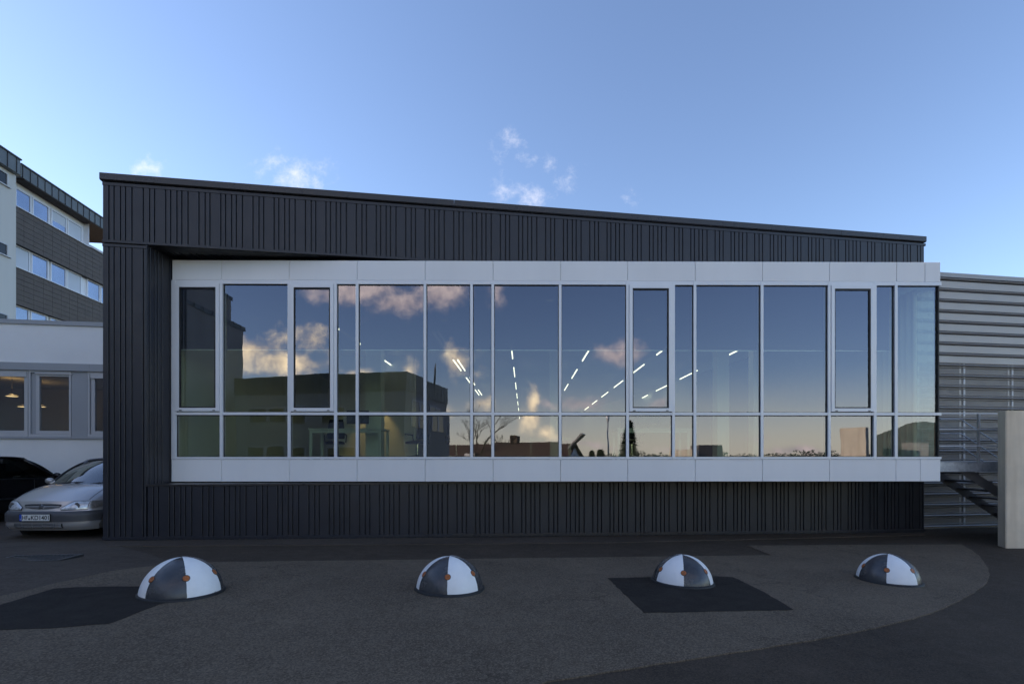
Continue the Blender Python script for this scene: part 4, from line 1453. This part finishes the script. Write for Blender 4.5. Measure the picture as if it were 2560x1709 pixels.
while z > -.12:
    solid = z > z_split + .02
    link('rib', rail_me, FH @ Matrix.Translation((0, -.03, z - .046)), hall)
    if not solid:
        link('rib', rail2, FH @ Matrix.Translation((0, -.02, z - .088)), hall)
        link('rib', rail2, FH @ Matrix.Translation((0, -.02, z + .016)), hall)
    if solid:
        lo_ = z - pitch + .022
        put('sheet', G().prism([(0, .02, z - .060), (0, .0, z - .060), (0, -.022, z - .068), (0, -.022, lo_), (0, .0, lo_ - .006), (0, .02, lo_ - .006)], (H0, 0, 0), (H1, 0, 0)), M['sheet'], FH, hall)
    z -= pitch
    k += 1
put('perforated_sheet', G().box(H0, H1, .0, .012, -.12, z_split + .05), M['mesh'], FH, hall)
for px in (2404.5, 2524.5, 2645, 2290):
    uu = ray_u(FH, px, .05)[0]
    put('post', G().box(uu - .025, uu + .025, -.012, -.001, -.12, z_split + .04), M['post'], FH, hall)
    put('post_side_rail', G().box(uu - .13, uu - .085, -.004, -.001, -.12, z_split + .04), M['sheet'], FH, hall)  # narrow strip of sheet metal left of each post

# ------------------------------------------------------------------ concrete wall slab
slab = G().prism([(9.045, 9.77, 0), (9.062, 9.755, 0), (14.5, 9.80, 0), (14.5, 10.04, 0), (9.13, 10.02, 0)], (0, 0, -.5), (0, 0, 2.358))
put('concrete_wall', slab, M['concrete'], label='freestanding concrete wall slab in front of the steel stair', category='wall')

# ------------------------------------------------------------------ steel landing and stair
st = thing('steel_stair', (8.9, 10.9, -.3), 'galvanised steel landing with railing and stair running down behind the concrete slab', 'stair')
YB = 10.4
zb1, zb0 = z_at(1154.5, YB), z_at(1178.5, YB)
X0, X1 = 7.95, 10.35


def channel(y, s):
    g = G().box(X0, X1, y, y + .012, zb0 + .012, zb1 - .012).box(X0, X1, y - .0, y + s * .07 if s > 0 else y + .012, zb1 - .012, zb1).box(X0, X1, y, y + .07, zb0, zb0 + .012)
    return g


put('landing_beam', channel(YB, 1), M['zinc'], I4, st)
put('landing_beam', G().box(X0, X1, YB + 1.25, YB + 1.262, zb0, zb1), M['zinc'], I4, st)
put('landing_deck', G().box(X0, 8.85, YB + .075, YB + 1.245, zb1 - .04, zb1 - .008), M['zinc'], I4, st)
put('landing_leg', G().box(X1 - .1, X1 - .02, YB + .02, YB + .10, -.5, zb0 - .001), M['zinc'], I4, st)
zh_ = z_at(1033, YB)
for py, r_ in ((1033, .012), (1073, .010), (1114, .010)):
    zz = z_at(py, YB)
    put('rail', G().box(X0, X1, YB - .004, YB + .012, zz - r_, zz + r_), M['post'], I4, st)
for px in (2451, 2640):
    xx = (px - CX) / F * YB
    put('rail_post', G().box(xx - .022, xx - .001, YB + .014, YB + .06, zb1, zh_ - .009), M['sheet'], I4, st)
    put('rail_post', G().box(xx, xx + .010, YB + .0125, YB + .055, zb1, zh_ - .009), M['zinc'], I4, st)
# stair flight
Y1_, Y2_ = 10.55, 11.45
sx0 = (2398 - CX) / F * Y1_
slope = 65.0 / 97.0
zst = zb0
xe = sx0 + (zst + .32) / slope
for y in (Y1_, Y2_):
    put('stringer', G().prism([(sx0 - .02, y, zst + .0), (sx0 + .30, y, zst + .0), (xe + .30, y, -.3), (xe, y, -.3)], (0, 0, 0), (0, .012, 0)), M['mesh'], I4, st)
nst = 9
for i in range(nst):
    xx = sx0 + .26 + i * .27
    zz = zst - .02 - i * .27 * slope
    put('tread', G().box(xx - .10, xx + .16, Y1_ + .014, Y2_ - .002, zz - .035, zz), M['mesh'], I4, st)
for dz in (0, .31, .60):
    YR = 11.47
    xa = (2351 - CX) / F * YR
    xb = (2402 - CX) / F * YR
    z0 = z_at(1048, YR) - dz
    put('stair_rail', G().tube([(xa, YR, z0), (xb, YR, z0), (xb + 2.5, YR, z0 - 2.5 * .655)], .012, 6), M['zinc'], I4, st)
for i in range(3):
    xx = (2447 - CX) / F * 11.47 + i * 1.0
    zt_ = z_at(1048, 11.47) - .655 * (xx - (2402 - CX) / F * 11.47)
    put('stair_post', G().box(xx - .02, xx + .02, 11.48, 11.50, zt_ - 1.1, zt_), M['sheet'], I4, st)
# ------------------------------------------------------------------ what the glazing mirrors: the yard behind the camera
# two-storey wing with dark metal roof edge
def box_building(name, label, a, b, c, zt, fascia_h, wins_a=(), wins_b=(), wall='wingwall'):
    """a-b is the long front, b-c the end wall (all world xy); windows as (s0, s1, z0, z1) along each wall"""
    o = thing(name, (b[0], b[1], ground_z(*b)), label, 'building')
    d = (a[0] + c[0] - b[0], a[1] + c[1] - b[1])
    put('wall', G().prism([(a[0], a[1], 0), (b[0], b[1], 0), (c[0], c[1], 0), (d[0], d[1], 0)], (0, 0, -3.0), (0, 0, zt - fascia_h)), M[wall], I4, o)
    cx_, cy_ = (a[0] + c[0]) / 2, (a[1] + c[1]) / 2
    k = 1.012
    ring = [(cx_ + (p[0] - cx_) * k, cy_ + (p[1] - cy_) * k, 0) for p in (a, b, c, d)]
    f = put('roof_fascia', G().prism(ring, (0, 0, zt - fascia_h + .002), (0, 0, zt)), M['zincfascia'], I4, o)
    for (p, q, wins) in ((a, b, wins_a), (b, c, wins_b)):
        ln = math.hypot(q[0] - p[0], q[1] - p[1])
        fr = frame_xy(p[0], p[1], q[0] - p[0], q[1] - p[1])
        side = 1 if (fr.inverted() @ Vector((cx_, cy_, 0))).y > 0 else -1      # inside lies on this side
        u = .3
        while u < ln:
            put('standing_seam', G().box(u, u + .04, -.14 * side - .02, -.14 * side + .02, zt - fascia_h + .01, zt - .01), M['coping'], fr, f)
            u += .75 if ln < 15 else 1.0
        for (s0, s1, z0, z1) in wins:
            w = put('window', G().box(s0, s1, -.04, .04, z0, z1), M['darkwin'], fr, o)
            put('window_frame', G().box(s0 - .06, s0 + .04, -.07, .07, z0, z1).box(s1 - .04, s1 + .06, -.07, .07, z0, z1).box(s0 + .04, s1 - .04, -.069, .069, z1 - .05, z1 + .05), M['post'], fr, w)
            if (s1 - s0) > 2.5:
                n = int((s1 - s0) / 1.2)
                for j in range(1, n):
                    x = s0 + (s1 - s0) * j / n
                    put('window_post', G().box(x - .12, x + .12, -.066, .066, z0 + .01, z1 - .051), M['post'], fr, w)
    return o


A = mirror_pt(590, 940, 39.5)
B = mirror_pt(1010, 928, 37.0)
C = mirror_pt(1120, 975, 46.4)
ZT = B.z
lnA = math.hypot(B.x - A.x, B.y - A.y)
box_building('yard_wing', 'two-storey plastered wing with dark metal roof edge mirrored in the panes at the recess', A.xy, B.xy, C.xy, ZT, 1.35,
             [(1.2, lnA * .42, 4.0, 5.2), (lnA * .52, lnA * .66, 4.0, 5.2), (1.0, lnA * .42, .8, 2.2), (lnA * .55, lnA * .72, .8, 2.2)],
             [(1.2, 4.0, 3.8, 5.6), (5.2, 8.0, 3.6, 5.6)])
# tall wing along the left of the yard
T1 = mirror_pt(578, 812, 44.0)
box_building('yard_tower', 'tall plain plastered block with stepped roof mirrored at the top of the leftmost pane', (-24.9, 18.0), (-23.2, T1.y), (-34.0, T1.y - 1.0), T1.z, .35, [(6, 7, 9.6, 10.4)], ())  # near end extended out of view to keep sun off the lot
T2 = mirror_pt(573, 742, 44.0)
box_building('roof_storey', 'set-back top storey standing on the tall plastered block', (-25.6, 16.5), (-24.0, T1.y + .4), (-33.0, T1.y), T2.z, .3, (), ())
# railing on the wing roof
rb = mirror_pt(1090, 955, 42.0)
o = thing('roof_ladder', (rb.x, rb.y, ZT), 'roof access ladder hoop on the dark metal roof edge of the wing', 'ladder')
for dx in (-.45, -.05, .35, .75):
    put('upright', G().tube([(rb.x + dx * .3, rb.y + dx * 1.6, ZT - .4), (rb.x + dx * .3, rb.y + dx * 1.6, ZT + 1.2)], .03, 6), M['iron'], I4, o)
for dz in (.6, 1.15):
    put('rung', G().tube([(rb.x - .14, rb.y - .75, ZT + dz), (rb.x + .23, rb.y + 1.25, ZT + dz)], .03, 6), M['iron'], I4, o)


def bare_tree(px, D, h, label, seed, spread=.5):
    rng = random.Random(seed)
    p = mirror_pt(px, 1140, D)
    zg = ground_z(p.x, p.y)
    o = thing('bare_tree', (p.x, p.y, zg), label, 'tree', 'bare trees beyond the yard')
    tr = G()
    br = G()

    def grow(g, a, d, ln, r, depth):
        b = a + d * ln
        m = a.lerp(b, .5) + Vector((rng.uniform(-1, 1), rng.uniform(-1, 1), 0)) * ln * .06
        g.tube([a, m, b], [r, r * .85, r * .7], 5)
        if depth == 0:
            return
        for _ in range(rng.choice((2, 3)) if depth > 1 else 3):
            nd = (d + Vector((rng.uniform(-1, 1), rng.uniform(-1, 1), rng.uniform(-.25, .6))) * spread * 1.3).normalized()
            grow(br, a.lerp(b, rng.uniform(.55, 1.0)), nd, ln * rng.uniform(.55, .8), max(.010, r * .58), depth - 1)
    grow(tr, Vector((p.x, p.y, zg)), Vector((.03, 0, 1)), h * .36, h * .016, 6)
    put('trunk', tr, M['bark'], I4, o, True)
    put('crown', br, M['bark'], I4, o)


bare_tree(1187, 58, 10.6, 'bare winter tree mirrored beside the end wall of the wing', 3)
bare_tree(1245, 66, 8.0, 'slender bare tree mirrored right of the larger bare one', 5, .38)


def conifer(px, D, ztop, w, label, seed):
    rng = random.Random(seed)
    p = mirror_pt(px, 1140, D)
    zg = ground_z(p.x, p.y)
    h = ztop - zg
    o = thing('conifer_tree', (p.x, p.y, zg), label, 'tree', 'conifers beyond the yard')
    put('trunk', G().tube([(p.x, p.y, zg), (p.x, p.y, ztop - .2)], [.16, .02], 7), M['bark'], I4, o, True)
    g = G()
    for i in range(5200):
        t = rng.random() ** .8
        z = zg + .5 + (h - .5) * t
        rr = w * (1 - t) ** .85 * rng.uniform(.35, 1.08)
        a = rng.uniform(0, 2 * math.pi)
        c = Vector((p.x + rr * math.cos(a), p.y + rr * math.sin(a), z - rr * .22))
        u = Vector((math.cos(a), math.sin(a), -.3 + rng.uniform(-.2, .3))) * rng.uniform(.22, .50)
        s = Vector((-math.sin(a), math.cos(a), rng.uniform(-.3, .3))) * rng.uniform(.09, .2)
        g.poly([c - u * .4 - s, c + u, c - u * .4 + s])
    put('crown', g, M['needles'], I4, o)


conifer(1569, 54, mirror_pt(1569, 1054, 54).z, 1.75, 'dense dark conifer mirrored right of the lamp post', 2)
conifer(1478, 60, mirror_pt(1478, 1125, 60).z, .7, 'small clipped conifer mirrored left of the lamp post', 4)
conifer(1500, 60, mirror_pt(1500, 1122, 60).z, .7, 'small round conifer mirrored just beside the lamp post', 6)

# lamp post
p = mirror_pt(1518, 1042, 40)
zg = ground_z(p.x, p.y)
o = thing('lamp_post', (p.x, p.y, zg), 'tall slim lamp post mirrored between house gable and conifer', 'lamp post')
put('pole', G().tube([(p.x, p.y, zg), (p.x, p.y, p.z - .3)], [.07, .045], 8), M['zinc'], I4, o, True)
put('lantern', G().tube([(p.x, p.y, p.z - .3), (p.x, p.y, p.z - .2), (p.x, p.y, p.z + .15), (p.x, p.y, p.z + .2)], [.05, .10, .13, .04], 10), M['frame'], I4, o, True)

# house with tiled roof, chimney and tilted panel
h0, h1 = mirror_pt(1120, 1113, 62), mirror_pt(1440, 1108, 56)
zr = h1.z
zg = ground_z(h1.x, h1.y)
hs = thing('house', (h1.x, h1.y, zg), 'low house with brown tiled roof and chimney mirrored under the bare tree', 'house')
fr = frame_xy(h0.x, h0.y, h1.x - h0.x, h1.y - h0.y)
ln = math.hypot(h1.x - h0.x, h1.y - h0.y)
wd, ev = 4.2, zr - 2.3
put('wall', G().prism([(0, -wd + .4, zg - .2), (0, wd - .4, zg - .2), (0, wd - .4, ev), (0, 0, zr - .25), (0, -wd + .4, ev)], (.3, 0, 0), (ln - .3, 0, 0)), M['plaster'], fr, hs)
rf = put('roof', G().prism([(0, -wd, ev - .1), (0, 0, zr - .12), (0, wd, ev - .1), (0, wd, ev + .05), (0, 0, zr), (0, -wd, ev + .05)], (0, 0, 0), (ln, 0, 0)), M['roof'], fr, hs)
put('chimney', G().box(ln * .52, ln * .52 + .8, -.5, .3, zr - .8, zr + .8), M['roof'], fr, rf)
put('dormer', G().box(ln * .22, ln * .22 + 1.6, 1.4, 2.6, ev + .2, ev + 1.25), M['plaster'], fr, rf)
put('tilted_panel', G().prism([(ln - .6, 1.0, zr - .5), (ln + 1.0, 1.0, zr + 1.05), (ln + 1.15, 1.0, zr + .95), (ln - .45, 1.0, zr - .6)], (0, -.6, 0), (0, .6, 0)), M['sheet'], fr, hs)

# sunlit concrete slabs and dark containers at the far side
def slab_at(pa, pb, py, D, th, mat, name, label, cat, ang=0.0):
    a, b = mirror_pt(pa, py, D), mirror_pt(pb, py, D + ang)
    zg = min(ground_z(a.x, a.y), ground_z(b.x, b.y))
    fr = frame_xy(a.x, a.y, b.x - a.x, b.y - a.y)
    ln = math.hypot(b.x - a.x, b.y - a.y)
    return put(name, G().prism([(0, 0, 0), (ln, 0, 0), (ln, -th, 0), (0, -th, 0)], (0, 0, zg - .2), (0, 0, a.z)), M[mat], fr, label=label, category=cat)


slab_at(2103, 2170, 1073, 33, .25, 'concrete_pale', 'concrete_wall', 'sunlit freestanding concrete slab mirrored near the glass corner', 'wall', -1.7)
slab_at(1672, 1740, 1122, 52, .25, 'concrete_pale', 'concrete_wall', 'small sunlit concrete slab mirrored beside the dark container', 'wall', -3.0)
slab_at(1745, 1806, 1110, 50, 2.4, 'mesh', 'container', 'dark shipping container mirrored next to the small sunlit slab', 'container')
# hall with a shallow curved roof on the far right
a = mirror_pt(2196, 1140, 34)
b = mirror_pt(2420, 1140, 30)
fr = frame_xy(a.x, a.y, b.x - a.x, b.y - a.y)
ln = math.hypot(b.x - a.x, b.y - a.y)
o = thing('arched_shed', (a.x, a.y, ground_z(a.x, a.y)), 'dark shed with shallow arched roof mirrored in the glass corner', 'shed')
ring = [(0, 0, -.5), (ln, 0, -.5)] + [(ln * (1 - t), 0, 2.9 + .75 * math.sin(math.pi * (1 - t)) ** 1.2) for t in lin(0, 1, 14)]
put('shed_wall', G().prism(ring, (0, -8, 0), (0, 0, 0)), M['shed'], fr, o)
put('shed_door', G().box(ln * .3, ln * .6, .002, .05, -.3, 2.4), M['mesh'], fr, o)
# far hedge line on the horizon
rng = random.Random(11)
g = G()
for i in range(14000):
    x = rng.uniform(-60, 120)
    c = Vector((x, -150 + rng.uniform(-4, 4), -2.6 + rng.random() * (4.6 + .7 * math.sin(x * .21) + .5 * math.sin(x * .67 + 1) + .4 * math.sin(x * 1.9))))
    a = rng.uniform(0, 6.28)
    s = rng.uniform(.12, .38)
    g.poly([c + Vector((math.cos(a) * s, .2, math.sin(a) * s)), c + Vector((math.cos(a + 2.1) * s, 0, math.sin(a + 2.1) * s)), c + Vector((math.cos(a + 4.2) * s, -.2, math.sin(a + 4.2) * s))])
put('hedge', g, M['needles'], I4, None, kind='stuff', label='distant bare hedge along the horizon behind the yard', category='hedge')
